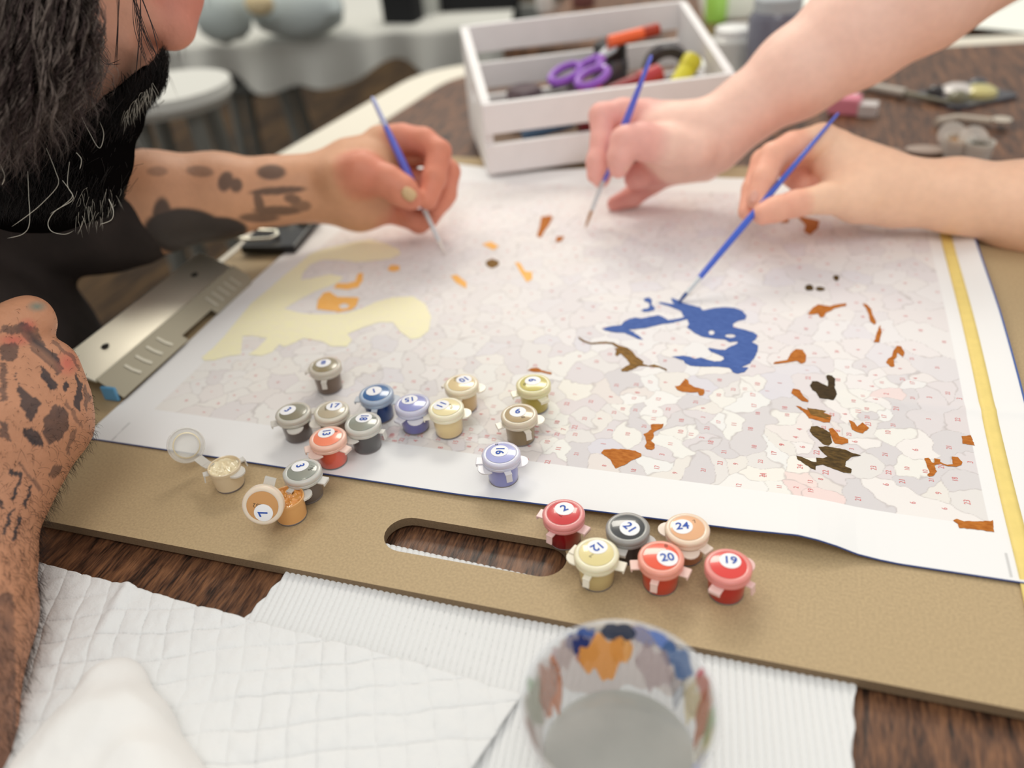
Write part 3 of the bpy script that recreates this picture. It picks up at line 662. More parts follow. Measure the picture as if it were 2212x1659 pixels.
pot(701, 788, (150, 136, 112), '8', 20, (699, 785), 'brown-grey paint pot standing alone farthest back on the canvas', body=(112, 92, 76), tabs=((D(185), 0), (D(-70), 1)), clearc=(150, 138, 108))
pot(632, 889, (138, 134, 116), '3', -20, c1(1040, 540), 'taupe paint pot at the left end of the row on the canvas', body=(98, 86, 78), tabs=((D(215), 0), (D(50), 0), (D(-60), 2)), clearc=(140, 136, 116))
pot(715, 885, (186, 174, 148), '17', 18, c1(1415, 502), 'beige paint pot numbered 17 with a grey code beside its sticker', body=(160, 142, 120), code='980', cang=-58, cpx=c1(1345, 525), tabs=((D(5), 0), (D(225), 2)))
pot(812, 848, (58, 104, 168), '1', -145, c1(1725, 388), 'deep blue paint pot numbered 1 behind the grey one', body=(22, 62, 122), tabs=((D(190), 0), (D(-75), 1), (D(15), 2)), clearc=(52, 104, 160))
pot(890, 870, (136, 142, 202), '15', 208, c4(622, 522), 'periwinkle paint pot numbered 15 upside down beside the deep blue one', body=(112, 112, 172), code='A', cang=200, cpx=c4(700, 552), tabs=((D(250), 0), (D(-60), 2)))
pot(783, 911, (152, 154, 146), '18', -78, c4(210, 703), 'dark grey paint pot numbered 18 on the edge of the printed area', body=(84, 82, 82), code='0', cang=-70, cpx=c4(300, 720), tabs=((D(250), 2), (D(0), 1), (D(222), 0)), clearc=(148, 152, 140))
pot(707, 943, (250, 138, 104), '13', -66, c1(1342, 708), 'salmon orange paint pot numbered 13', body=(232, 100, 76), code='B', cang=100, cpx=c1(1420, 710), tabs=((D(250), 2), (D(-12), 0), (D(215), 0)))
pot(651, 1013, (150, 154, 150), '3', -52, c1(1128, 965), 'grey paint pot numbered 3 with code 196, half over the canvas edge', body=(108, 100, 98), code='196', cang=-88, cpx=c1(1225, 1000), tabs=((D(0), 0), (D(165), 2), (D(-100), 1)), clearc=(150, 154, 144))
pot(996, 827, (222, 196, 142), '10', -125, c4(1178, 338), 'tan paint pot numbered 10 with code 075', body=(206, 174, 124), code='075', cang=-68, cpx=c4(1080, 350), tabs=((D(165), 0), (D(25), 2), (D(-80), 1)))
pot(963, 879, (238, 222, 166), '11', -112, c4(920, 590), 'cream yellow paint pot numbered 11 with code 976', body=(228, 204, 150), code='976', cang=-45, cpx=c4(1030, 615), tabs=((D(205), 0), (D(20), 2)))
pot(1152, 827, (198, 184, 88), '9', 102, c4(1818, 367), 'olive yellow paint pot, the farther of the two near the rust stroke', body=(178, 160, 72), code='B', cang=-160, cpx=c4(1738, 400), tabs=((D(212), 0), (D(-45), 0)))
pot(1121, 893, (172, 146, 102), '6', 8, c4(1675, 665), 'khaki brown paint pot in front of the olive yellow one', body=(138, 118, 84), code='B', cang=120, cpx=c4(1728, 715), tabs=((D(215), 0), (D(20), 2), (D(-50), 1)))
pot(1082, 978, (168, 172, 224), '16', -78, c4(1502, 1040), 'lavender paint pot numbered 16 standing on the white canvas margin', body=(142, 144, 198), code='B', cang=8, cpx=c4(1472, 968), tabs=((D(195), 0), (D(10), 2), (D(-55), 1), (D(230), 2)))
pot(1217, 1105, (205, 44, 48), '2', 42, c2(312, 235), 'dark red paint pot numbered 2 beside the slot of the board', body=(140, 16, 24), code='1', cang=60, cpx=c2(280, 300), tabs=((D(-20), 0), (D(170), 0), (D(-110), 1)), tint=.52)
pot(1356, 1135, (66, 68, 70), '21', -38, c2(870, 402), 'black paint pot numbered 21', body=(70, 64, 66), tabs=((D(-15), 2), (D(-95), 0)), clearc=(62, 64, 66), tint=.5)
pot(1485, 1137, (232, 174, 128), '24', 16, c2(1320, 388), 'peach paint pot numbered 24', body=(186, 126, 90), code='7', cang=40, cpx=c2(1425, 345), tabs=((D(-35), 0), (D(165), 2), (D(-75), 2)))
pot(1288, 1191, (228, 212, 148), '12', -130, c2(597, 545), 'straw yellow paint pot numbered 12 in front of the dark red one', body=(206, 186, 132), code='7', cang=160, cpx=c2(545, 635), tabs=((D(-5), 0), (D(178), 2), (D(-100), 1), (D(160), 0)))
pot(1428, 1199, (238, 84, 54), '20', 22, c2(1192, 655), 'orange red paint pot numbered 20 between the straw and scarlet ones', body=(206, 62, 40), code='B', cang=8, cpx=c2(1180, 550), tabs=((D(-12), 0), (D(195), 0), (D(-95), 1)), tint=.5)
pot(1574, 1217, (226, 58, 52), '19', 8, c2(1728, 680), 'scarlet paint pot numbered 19 at the right end of the front group', body=(188, 32, 32), tabs=((D(-110), 0), (D(-25), 1), (D(45), 2)), tint=.5)
m_milky = mat('milky_plastic', (228, 226, 220), .3, alpha=.62, coat=.4); m_milky2 = mat('milky_plastic_lid', (234, 232, 226), .25, alpha=.68, coat=.5)
def open_pot(px, py, colr, bodyc, label, tabs, seed):
    p = at(px, py, .0152)
    r = thing('paint_pot', label, 'paint pot', (p[0], p[1], 0), 0, 'small numbered paint pots')
    MB().lathe([(.0080, .0010), (.0084, .0013), (.0089, .0090), (.0091, .0125), (.0095, .0128), (.0096, .0146), (.0092, .0150), (.0088, .0146), (.0087, .0120), (.0086, .0105)], 44, cap=False).build('pot_body', mat('paint_in_clear_pot', bodyc, .32, coat=.5), r)
    MB().lathe([(.0077, 0), (.0083, .0002), (.00845, .0010), (.0082, .0014)], 44).build('pot_foot', m_foot, r)
    ripple(MB(), .0087, z=.0124, amp=.0011, seed=seed).build('wet_paint', mat('wet_paint', colr, .12, coat=.8), r)
    for a, k in tabs: 
        t_ = tab_mesh(a, k).build('pot_tab', m_milky2, r, smooth=False); t_.location = (-.0012*math.cos(a), -.0012*math.sin(a), -.0005)
    return r
r = open_pot(483, 1005, (240, 226, 190), (226, 208, 176), 'open cream paint pot with its clear lid folded up behind', ((D(222), 1), (D(55), 1), (D(-8), 2)), 3)
# clear lid standing up: its face looks at the camera, hinged by a strap to the rim
lc = atd(403, 962, .500); ax = (CAM-lc); ax /= np.linalg.norm(ax); ax = ax*.80+np.array([.28, -.1, .05]); ax /= np.linalg.norm(ax)
rl = np.array(r.location)
lo = MB().lathe([(a_, b_-.003) for a_, b_ in [(.0109, .0000), (.0109, .0022), (.0104, .0026), (.0098, .0018), (.0096, .0006), (.0078, .0004), (.0074, .0030), (.0070, .0030), (.0068, .0006), (.0001, .0004)]], 44, a=lc-rl, b=lc-rl+ax, cap=False)
lo.build('lid', m_milky2, r)
mb = MB(); u = np.cross(ax, [0, 0, 1.]); u /= np.linalg.norm(u); w = np.cross(u, ax)
mb.lathe([(.0073, 0), (.0079, .0006), (.0073, .0012)], 44, a=lc-rl-ax*.0005, b=lc-rl+ax, cap=False); mb.build('paint_ring', mat('dried_cream_paint', (244, 232, 196), .3), r)
a0 = atd(428, 990, .497)-rl; a1 = atd(445, 1003, .492)-rl; a2 = at(455, 1008, .0135)-rl
mb = MB()
for s_, e_ in ((a0, a1), (a1, a2)):
    d_ = (e_-s_); sd = np.cross(d_, [0, 0, 1.]); sd = sd/np.linalg.norm(sd)*.0028; up_ = np.array([0, 0, .0006])
    mb.add([s_-sd, s_+sd, e_+sd, e_-sd, s_-sd+up_, s_+sd+up_, e_+sd+up_, e_-sd+up_], [(0, 3, 2, 1), (4, 5, 6, 7), (0, 1, 5, 4), (1, 2, 6, 5), (2, 3, 7, 6), (3, 0, 4, 7)])
mb.build('hinge_strap', m_milky, r, smooth=False)
r = open_pot(618, 1072, (232, 164, 84), (230, 174, 110), 'open orange paint pot with its lid numbered 7 tipped over its side', ((D(40), 2),), 9)
rl = np.array(r.location)
lc = atd(569, 1090, .446); ax = (CAM-lc); ax /= np.linalg.norm(ax); ax = ax*.86+np.array([-.08, -.42, -.16]); ax /= np.linalg.norm(ax)
Mz = Matrix.Translation(Vector(lc-rl)) @ Vector(ax).to_track_quat('Z', 'Y').to_matrix().to_4x4()
lm = lid_mesh().build('lid', None, r); lm.matrix_local = Mz @ Matrix.Translation((0, 0, -.003))
# sticker low on the lid as seen
inv = (Mz @ Matrix.Translation((0, 0, -.003))).inverted()
def onlid(px, py):
    v = R@np.array([(px-W/2)/F, (py-H/2)/F, 1.]); n_ = ax; tt = ((lc+ax*.003-CAM)@n_)/(v@n_); q_ = inv@Vector(CAM+v*tt-rl); return q_.x, q_.y
s = onlid(570, 1113); cpos = onlid(556, 1092); dirx = onlid(580, 1113); up7 = math.degrees(math.atan2(dirx[1]-s[1], dirx[0]-s[0]))
lid_parts(lm, (230, 160, 90), '7', up7+112, s, '232', up7+172, cpos, tint=.8, clearc=(206, 150, 88))
tab_mesh(D(0), 0).build('lid_tab', m_milky, lm, smooth=False).matrix_local = Matrix.Rotation(math.radians(up7+75), 4, 'Z') @ Matrix.Translation((0, 0, -.0135))
# ------------------------------------------------------------------ brushes
m_bh = mat('clear_blue_plastic', (34, 84, 204), .15, coat=.9, spec=.8); m_bh2 = mat('translucent_blue_plastic', (92, 104, 216), .2, coat=.8)
m_bpale = mat('frosted_blue_end', (188, 196, 232), .35); m_fer = mat('clear_ferrule', (208, 212, 216), .2, coat=.6)
def brush(tip, end, label, mh, tipc, seg, pale=False, hr=.0026, bl=.014, fl=.022):
    """tip/end world points; seg: length of the whole brush is |end-tip|"""
    tip = np.array(tip); end = np.array(end); L = np.linalg.norm(end-tip); u = (end-tip)/L
    r = thing('paint_brush', label, 'paintbrush', tuple(tip), 0); z = np.zeros(3)
    MB().lathe([(.0002, 0), (.0009, .003), (.0014, .008), (.0015, bl), (.0014, bl+.002)], 12, a=z, b=u).build('bristles', mat('paint_loaded_bristles', tipc, .5), r)
    MB().lathe([(.0015, bl-.001), (.0017, bl), (.0018, bl+fl*.6), (.0022, bl+fl)], 14, a=z, b=u).build('ferrule', m_fer, r)
    h0 = bl+fl-.001
    prof = [(.0022, h0), (hr*.95, h0+.004), (hr, h0+.02), (hr*1.12, h0+(L-h0)*.3), (hr*.95, h0+(L-h0)*.55), (hr*.62, L-.02), (hr*.5, L-.002), (.0004, L)]
    MB().lathe(prof if not pale else [p for p in prof[:-2]], 18, a=z, b=u).build('handle', mh, r)
    if pale: MB().lathe([(hr*.65, L-.035), (hr*.72, L-.03), (hr*.6, L-.002), (.0004, L)], 16, a=z, b=u).build('handle_end', m_bpale, r)
    return r
T3 = at(1463, 657, .002); E3 = atd(1812, 243, .657)
brush(T3, E3, 'slim bright blue paintbrush touching the blue paint patch', m_bh, (52, 80, 140), 0, hr=.0024, fl=.016, bl=.012)
T2 = at(1264, 492, .003); E2 = atd(1408, 118, .665)
brush(T2, E2, 'blue paintbrush with rust coloured tip in the hand in front of the white crate', m_bh2, (176, 128, 84), 0, hr=.0032, fl=.028, bl=.018)
T1 = at(962, 550, .003); E1 = atd(803, 208, .70)
brush(T1, E1, 'violet-blue paintbrush held upright by the tattooed hand', m_bh2, (232, 224, 216), 0, pale=True, hr=.0033, fl=.030, bl=.014)
# ------------------------------------------------------------------ clips on the board
m_chrome = mat('brushed_chrome', (246, 242, 226), .42, 1.0); m_jaw = mat('grey_jaw_metal', (158, 152, 134), .5, .35)
def jaw_clip(name, label, x0, ya, yb, sc=1):
    r = thing(name, label, 'clip', (x0, (ya+yb)/2, 0), 0); hl = abs(yb-ya)/2
    # spine plate (rises from the board edge) and the roll over it
    pr = [(-.0135, .0130), (-.0128, .0245), (-.0105, .0262), (.0165, .0154), (.0190, .0146), (.0185, .0130), (.012, .0142), (-.0098, .0235), (-.012, .0105)]
    V = [(x*sc, y, z*sc) for y in (-hl, hl) for x, z in pr]; n = len(pr)
    mb = MB().add(V, [tuple(range(n)), tuple(range(n, 2*n))[::-1]]+[(i, n+i, n+(i+1) % n, (i+1) % n) for i in range(n)]); mb.build('top_plate', m_chrome, r, smooth=False, bevel=.0006)
    # slanting jaw with slots and a notch in its lip
    out = [(-hl, 0), (-hl, .021), (-hl*.12, .021), (-hl*.12, .0155), (hl*.34, .0155), (hl*.34, .021), (hl*.93, .021), (hl, .016), (hl, 0)]
    holes = [[(y+.0012+.0012*k_, .006+.009*k_) if False else (y+dy, s_) for dy, s_ in ((-.0012, .005), (.0012, .005), (.0016, .0105), (.0036, .0160), (.0012, .0165), (-.0006, .0115))] for y in np.linspace(-hl*.55, -hl*.12, 4)-hl*.18]
    holes += [[(y+dy, s_) for dy, s_ in ((-.0011, .006), (.0011, .006), (.0011, .0165), (-.0011, .0165))] for y in np.linspace(hl*.42, hl*.82, 5)]
    p = plate('jaw_plate', [(a, b) for a, b in out][::-1], [], 0, .0009, m_jaw, r)
    M = Matrix(((0, .86, .5, .0190), (1, 0, 0, 0), (0, -.60, .8, .0155), (0, 0, 0, 1)))
    for v in p.data.vertices: v.co = M@v.co
    p.data.flip_normals()
    m_emb = mat('embossed_light_metal', (190, 186, 172), .45, .5)
    for hq in holes: 
        n = len(hq); mb = MB(); mb.add([tuple(M@Vector((a, b, z_))) for z_ in (.0009, .0015) for a, b in hq], [tuple(range(n)), tuple(range(n, 2*n))]+[(i, (i+1) % n, n+(i+1) % n, n+i) for i in range(n)]); mb.build('embossed_slot', m_emb, r, smooth=False)
    for s_ in (-.62, .66):
        MB().lathe([(.0032, .0), (.0034, .0008), (.0015, .0012)], 16, c=(.002, hl*s_, .0206)).build('rivet_hole', mat('dark_hole', (28, 24, 20), .6), r)
    MB().box((.001, 0, .0035), (.003, hl*1.9, .016)).build('spine', m_chrome, r, smooth=False, bevel=.0008).location = (-.013, 0, 0)
    MB().box((-.001, 0, -.0072), (.032, hl*1.9, .0012)).build('lower_jaw', m_chrome, r, smooth=False)
    return r
q0 = at(225, 850, .003); q1 = at(528, 612, .003)
r = jaw_clip('jaw_clip', 'large chrome jaw clip with embossed grey jaw on the left side of the board', -.453, q0[1]-.002, q1[1]+.006)
hl = (q1[1]-q0[1]+.008)/2
MB().box((.0275, -hl-.0006, .0060), (.012, .0026, .011)).build('blue_end_block', mat('blue_block', (96, 156, 196), .35), r, smooth=False, bevel=.0008)  # thin blue block on the near end of the jaw
MB().box((-.006, -hl-.008, .0045), (.020, .014, .007)).build('black_lever', mat('black_plastic', (16, 16, 16), .4), r, smooth=False, bevel=.002)
# farther clip under the tattooed wrist
pc = at(640, 500, .006); r = thing('jaw_clip', 'dark metal clip under the tattooed wrist at the left edge of the board', 'clip', tuple(pc), D(8))
MB().box((-.012, -.002, .000), (.052, .075, .008)).build('clip_body', mat('black_enamel', (12, 12, 13), .3), r, smooth=False, bevel=.002)
for yy in (-.022, .018):
    MB().tube([(-.03, yy-.010, .007), (-.046, yy-.008, .009), (-.052, yy, .010), (-.046, yy+.008, .009), (-.03, yy+.010, .007), (-.012, yy+.008, .007), (-.008, yy, .007), (-.012, yy-.008, .007), (-.03, yy-.010, .007)], .0016, 8).build('wire_handle', m_chrome, r)
MB().lathe([(.009, 0), (.0095, .003), (.004, .006), (.0005, .0062)], 24, c=(.006, .014, .004)).build('round_cap', m_chrome, r)
# ------------------------------------------------------------------ crate and its contents
m_white = mat('white_painted_wood', (238, 236, 236), .55, noise_amt=.04, nscale=40); m_whiteb = mat('inside_white_wood', (226, 216, 214), .6)
cr_o = at(1055, 385, .0012); ca_ = math.radians(26); cw, cdp, hf_, hb = .258, .155, .073, .113
cr = thing('crate', 'white slatted wooden crate of craft tools at the back of the table', 'crate', (cr_o[0], cr_o[1], .0045), ca_)
# canvas lies under its front edge
th = .009
def endp(x):
    zt0, zt1 = hf_, hb
    out = rounded([(0, 0), (cdp, 0), (cdp, zt1), (0, zt0)], .006); hole = [(cdp*.5+.020*math.cos(a)*1.0, .062+.010*math.sin(a)) for a in np.linspace(0, 2*math.pi, 20)[:-1]]
    p = plate('end_panel', out, [hole], 0, th, m_white, cr); M = Matrix(((0, 0, 1, x), (1, 0, 0, 0), (0, 1, 0, 0), (0, 0, 0, 1)))
    for v in p.data.vertices: v.co = M@v.co
    return p
endp(0); endp(cw-th)
for z0, z1 in ((.002, .032), (.043, hf_)): MB().box((cw/2, -.002, (z0+z1)/2), (cw-.001, .007, z1-z0)).build('slat', m_white, cr, smooth=False, bevel=.0008)
for z0, z1 in ((.002, .036), (.044, .072), (.084, hb)): MB().box((cw/2, cdp+.002, (z0+z1)/2), (cw-.001, .007, z1-z0)).build('slat', m_white, cr, smooth=False, bevel=.0008)
MB().box((cw/2, cdp/2, .004), (cw-.01, cdp-.006, .006)).build('crate_bottom', mat('raw_plywood', (176, 150, 128), .7), cr, smooth=False)
Mc = Matrix.Translation(cr.location) @ Matrix.Rotation(ca_, 4, 'Z')
def cw_(x, y, z): return np.array(Mc@Vector((x, y, z)))
# purple scissors with orange-red second pair
def scissors(label, a, b, colr, spread=.028):
    a = np.array(a); b = np.array(b); u = (b-a)/np.linalg.norm(b-a); s_ = np.cross(u, [0, 0, 1.]); s_ /= np.linalg.norm(s_); w = np.cross(s_, u)
    r = thing('scissors', label, 'scissors', tuple(a)); mp_ = mat('scissor_handle_plastic', colr, .3, coat=.4); L = np.linalg.norm(b-a)
    for sg in (-1, 1):
        c_ = u*.022+s_*sg*.017; pts = [c_+(u*math.cos(t)*.020+s_*math.sin(t)*.013) for t in np.linspace(0, 2*math.pi, 22)]
        MB().tube(pts, .0042, 8).build('finger_loop', mp_, r)
        MB().tube([u*.040+s_*sg*.012, u*.060+s_*sg*.003, u*L*.62-s_*sg*.002], [.0045, .005, .004], 8).build('handle_shank', mp_, r)
        MB().tube([u*L*.6, u*L*.8+s_*sg*.004, u*L+s_*sg*.002], [.0045, .0035, .0008], 6).build('blade', mat('scissor_steel', (200, 200, 205), .25, 1), r)
    return r
scissors('purple handled scissors lying across the crate', cw_(.092, .030, .072), cw_(.165, .095, .092), (142, 78, 190))
r = thing('marker_pen', 'orange marker pen resting on top of the crate contents', 'marker', tuple(cw_(.150, .085, .096)))
a_ = cw_(.0, .0, 0)*0; b_ = cw_(.205, .095, .100)-cw_(.150, .085, .096)
MB().lathe([(.0055, 0), (.0062, .002), (.0062, .042)], 18, a=a_, b=b_).build('barrel', mat('orange_plastic', (246, 110, 62), .35), r)
MB().lathe([(.0066, .040), (.0066, .058), (.004, .060)], 18, a=a_, b=b_).build('cap', mat('dark_red_cap', (170, 58, 36), .35), r)
def pen(label, p0, p1, rad, c1_, c2_, cat='marker', nm='marker_pen'):
    p0 = np.array(p0); p1 = np.array(p1); L = np.linalg.norm(p1-p0); r = thing(nm, label, cat, tuple(p0), 0, 'pens and markers in the crate')
    MB().lathe([(rad*.9, 0), (rad, .003), (rad, L*.66)], 16, a=(0, 0, 0), b=p1-p0).build('barrel', mat('pen_barrel', c1_, .35), r)
    MB().lathe([(rad*1.1, L*.65), (rad*1.1, L*.97), (rad*.6, L)], 16, a=(0, 0, 0), b=p1-p0).build('cap', mat('pen_cap', c2_, .35), r)
pen('thick dark red marker lying under the scissors in the crate', cw_(.125, .035, .052), cw_(.200, .060, .064), .0095, (140, 26, 34), (186, 60, 66))
pen('second dark red marker at the bottom of the crate behind the slot', cw_(.10, .016, .030), cw_(.200, .020, .045), .009, (110, 16, 26), (90, 12, 20))
pen('grey-violet pen lying flat at the left in the crate', cw_(.040, .030, .048), cw_(.110, .035, .058), .008, (150, 128, 168), (120, 96, 110))
pen('red tipped pen below the purple scissor loops', cw_(.095, .014, .060), cw_(.125, .024, .068), .0065, (226, 74, 84), (200, 60, 70))
pen('dark pen lying deep in the crate at the left', cw_(.035, .070, .040), cw_(.105, .085, .046), .008, (74, 60, 62), (60, 50, 52))
pen('blue pen low in the crate seen through the front slot', cw_(.04, .014, .030), cw_(.095, .015, .040), .006, (60, 90, 120), (50, 80, 110))
r = thing('tape_roll', 'black roll of tape standing at the right inside the crate', 'tape', tuple(cw_(.215, .085, .060)), ca_)
MB().lathe([(.016, -.009), (.026, -.009), (.026, .009), (.016, .009), (.016, -.009)], 32, a=(0, 0, 0), b=(.2, 1, .1), cap=False).build('tape_ring', mat('black_tape', (62, 58, 62), .35), r)
r = thing('jar', 'small black jar behind the red marker in the crate', 'jar', tuple(cw_(.158, .110, .010)), 0)
MB().lathe([(.018, 0), (.020, .004), (.020, .060), (.016, .066)], 28).build('jar_body', mat('smoky_plastic', (70, 68, 72), .2, coat=.5), r)
MB().lathe([(.018, .062), (.018, .078), (.016, .080)], 28).build('jar_lid', mat('black_lid', (30, 30, 32), .35), r)
r = thing('glue_stick', 'yellow glue stick leaning at the right end inside the crate', 'glue', tuple(cw_(.205, .030, .052)), 0)
MB().lathe([(.009, 0), (.0095, .004), (.0095, .030)], 20, a=(0, 0, 0), b=(.3, .5, .5)).build('tube', mat('yellow_plastic', (222, 214, 58), .35), r)
MB().lathe([(.0105, .028), (.0105, .040), (.009, .042)], 20, a=(0, 0, 0), b=(.3, .5, .5)).build('cap', mat('yellow_cap', (200, 190, 40), .35), r)
for k, (x, y, s_) in enumerate(((.06, .11, .02), (.11, .12, .018))):
    b_ = MB().lathe([(s_*.9, 0), (s_, .004), (s_, .040), (s_*.8, .045)], 24, c=(0, 0, 0)).build('paint_tub', mat('tub_plastic', ((108, 92, 96), (90, 84, 90))[k], .4), None)
    b_.location = cw_(x, y, .008); tag(b_, ('dusky tub standing at the back left inside the crate', 'grey tub at the back middle inside the crate')[k], 'tub')
# ------------------------------------------------------------------ water cup
rimc = atd(1336, 1512, .300); cr_ = .0352; czb = TZ+.0035
cup = thing('plastic_cup', 'clear plastic water cup with paint smeared round its rim', 'cup', (rimc[0], rimc[1], czb)); hc = rimc[2]-czb
m_clear = mat('clear_plastic', (236, 238, 240), .08, alpha=.38, coat=.6)
def cwall(h): return .0268+(cr_-.0268)*(h/hc)
prof = [(.0005, .0006), (.022, .0006), (.0262, .0012), (cwall(.004), .004), (cwall(hc*.5), hc*.5), (cwall(hc)-.0006, hc-.001), (cwall(hc)+.0008, hc), (cwall(hc)+.0012, hc-.002), (cwall(hc)-.0001, hc-.004), (cwall(hc*.5)+.0005, hc*.5), (cwall(.003)+.0004, .003), (.024, 0), (.0005, 0)]
MB().lathe(prof, 72, cap=False).build('cup_wall', m_clear, cup)
m_wat = mat('cloudy_rinse_water', (196, 196, 190), .06, alpha=.82, coat=.5, col2=(176, 178, 172), nscale=22)
MB().lathe([(cwall(.0015)-.0008, .0015), (cwall(hc*.36)-.0008, hc*.36), (cwall(hc*.36)-.0018, hc*.36-.0003), (.0004, hc*.36-.0004)], 60, cap=True).build('rinse_water', m_wat, cup)
def smear(name, a0, a1, h0, h1, colr, seed, al=.9, off=-.0007, wob=.5):
    """a ragged film of paint on the wall between two bearings (deg)"""
    na, nh = 26, 16; V = []; Fc = []; rg = random.Random(seed); ph = [rg.uniform(0, 6) for _ in range(6)]
    for i in range(na+1):
        u_ = i/na; ed = (math.sin(u_*math.pi)**.45); lo_ = h0+(h1-h0)*(1-ed)*.55+(h1-h0)*wob*.32*(math.sin(u_*9+ph[0])+math.sin(u_*21+ph[1])*.5)*ed
        hi_ = h1-(h1-h0)*(1-ed)*.3+(h1-h0)*.12*math.sin(u_*13+ph[2])
        for k in range(nh+1):
            h = min(hc-.0003, max(hc*.30, lo_+(hi_-lo_)*k/nh)); a = math.radians(a0+(a1-a0)*u_)+.02*math.sin(k*.9+ph[3]); r_ = cwall(h)+off
            V.append((r_*math.cos(a), r_*math.sin(a), h))
        if i:
            for k in range(nh): b_ = (i-1)*(nh+1)+k; Fc.append((b_, b_+1, b_+nh+2, b_+nh+1))
    return mesh_np(name, V, Fc, mat('smeared_paint', colr, .45, alpha=al), cup)
S_ = [(118, 138, .80, .99, (66, 98, 170), .95), (122, 133, .74, .93, (34, 52, 120), .95), (90, 112, .84, 1.0, (56, 68, 92), .9), (62, 92, .84, 1.0, (112, 146, 220), .9), (44, 70, .72, .97, (86, 122, 176), .8),
      (98, 130, .50, .88, (246, 168, 80), .85), (116, 132, .66, .84, (236, 104, 40), .9), (92, 106, .62, .92, (250, 180, 96), .85), (148, 172, .40, .90, (206, 124, 74), .7), (134, 152, .70, .95, (186, 150, 150), .5),
      (24, 40, .78, .99, (222, 110, 124), .85), (14, 30, .42, .90, (196, 122, 86), .7), (2, 16, .60, .92, (150, 196, 150), .75), (-14, 6, .50, .88, (206, 204, 120), .7), (-34, -12, .55, .99, (98, 132, 222), .9),
      (166, 192, .55, .95, (172, 196, 166), .65), (196, 226, .50, .95, (170, 110, 90), .7), (60, 88, .48, .84, (196, 176, 178), .55), (48, 60, .45, .8, (150, 160, 176), .45), (30, 46, .45, .8, (220, 200, 130), .5), (230, 262, .7, .98, (210, 196, 170), .5), (270, 300, .72, .98, (150, 170, 200), .5)]
S_ = [(52, 150, .33, .97, (206, 190, 184), .45), (-30, 50, .4, .96, (206, 194, 160), .35), (150, 230, .4, .96, (202, 190, 184), .4)]+S_
for k, (a0, a1, h0, h1, c_, al) in enumerate(S_): smear('paint_smear', a0, a1, h0*hc, h1*hc, c_, k, al, -.0008-.00008*(k % 3))
# ------------------------------------------------------------------ crumpled tissue at the lower left
def tissue():
    f = Field(); q_ = lambda a, b, z: at(a, b, z)
    prs = []
    for a, b, z, r_ in ((300, 1700, .004, .020), (235, 1500, .002, .017), (270, 1590, .006, .019), (190, 1640, .000, .018), (340, 1780, .004, .022), (110, 1700, -.002, .016)):
        p = q_(a, b, z); prs.append((p, p+np.array([.003, -.02, 0]), r_, r_*.9))
    f.grp(prs, .02, .01); V, Q = f.mesh(.0016)
    for i, v in enumerate(V):
        n_ = noise.noise(Vector(v*30)); n2 = abs(noise.noise(Vector(v*55)))*.5
        V[i] = v+np.array([0, 0, .006*n_-.004*n2]); 
    V[:, 2] = TZ+.006+np.maximum(V[:, 2]-TZ-.006, 0)*.95
    o = mesh_np('crumpled_tissue', V, Q, mat('soft_tissue', (236, 235, 233), .95, bump=.0004, bscale=220, spec=.1)); tag(o, 'crumpled white tissue at the lower left corner near the forearm', 'tissue')
tissue()
# ------------------------------------------------------------------ people
def skin(name, attr='col', bump=.00025, bs=500, rough=.5, sss=.12): return mat(name, (220, 160, 130), rough, attr=attr, sss=sss, bump=bump, bscale=bs, noise_amt=.06, nscale=140)
def capdist(V, prims):
    d = np.full(len(V), 9.)
    for a, b, ra, rb in prims:
        ba = b-a; t = np.clip(((V-a)@ba)/(ba@ba+1e-12), 0, 1); d = np.minimum(d, np.linalg.norm(V-a-t[:, None]*ba, axis=1)-(ra+(rb-ra)*t))
    return d
def blend(col, c, w): return col*(1-w[:, None])+np.array(c)*w[:, None]
def fing(f, pts, k=.004, join=.004): q = chain(pts); f.grp(q, k, join); return q
def nail(parent, p, nrm, along, w, l, m):
    """a curved oval plate; p centre, nrm outward, along the finger"""
    p = np.array(p); n_ = np.array(nrm)/np.linalg.norm(nrm); a = np.array(along); a = a-n_*(a@n_); a /= np.linalg.norm(a); s_ = np.cross(n_, a)
    V = []; Fc = []; N_ = 9
    for i in range(N_):
        for j in range(N_):
            u_ = -1+2*i/(N_-1); v_ = -1+2*j/(N_-1); k = math.sqrt(max(0, 1-.45*u_*u_*v_*v_))
            V.append(p+s_*u_*w*.5*k+a*v_*l*.5*k-n_*(u_*u_*w*.22+max(0, v_)**2*.0004))
    for i in range(N_-1):
        for j in range(N_-1): b_ = i*N_+j; Fc.append((b_, b_+N_, b_+N_+1, b_+1))
    o = mesh_np('fingernail', V, Fc, m, parent); md = o.modifiers.new('s', 'SOLIDIFY'); md.thickness = .0005; md.offset = 1; return o
m_nail = mat('nail', (238, 180, 162), .35, coat=.15)
def toward(p): v = CAM-np.array(p); return v/np.linalg.norm(v)
NS = []
# ---- person on the right: slim hand with the bright blue brush
f = Field()
arm = chain([(2900, 560, .60, 170), (2500, 500, .63, 135), (2212, 446, .655, 92), (2060, 422, .665, 74), (1945, 414, .672, 62)])
f.grp(arm, .012, .014)
f.grp(chain([(1945, 412, .672, 60), (1880, 396, .674, 66), (1810, 352, .677, 56)])+chain([(1930, 425, .668, 50), (1850, 425, .662, 44), (1800, 420, .660, 36)]), .016, .018)
f.grp(chain([(1880, 380, .682, 50), (1785, 318, .682, 34)]), .01, .016)
th3 = fing(f, [(1855, 432, .655, 38), (1785, 428, .648, 33), (1718, 440, .642, 28), (1676, 452, .6395, 27), (1648, 462, .639, 24)], .004, .006)
in3 = fing(f, [(1800, 318, .676, 38), (1776, 304, .672, 36), (1714, 318, .664, 33), (1670, 338, .656, 30), (1650, 385, .650, 27), (1634, 430, .647, 21)], .003, .004)
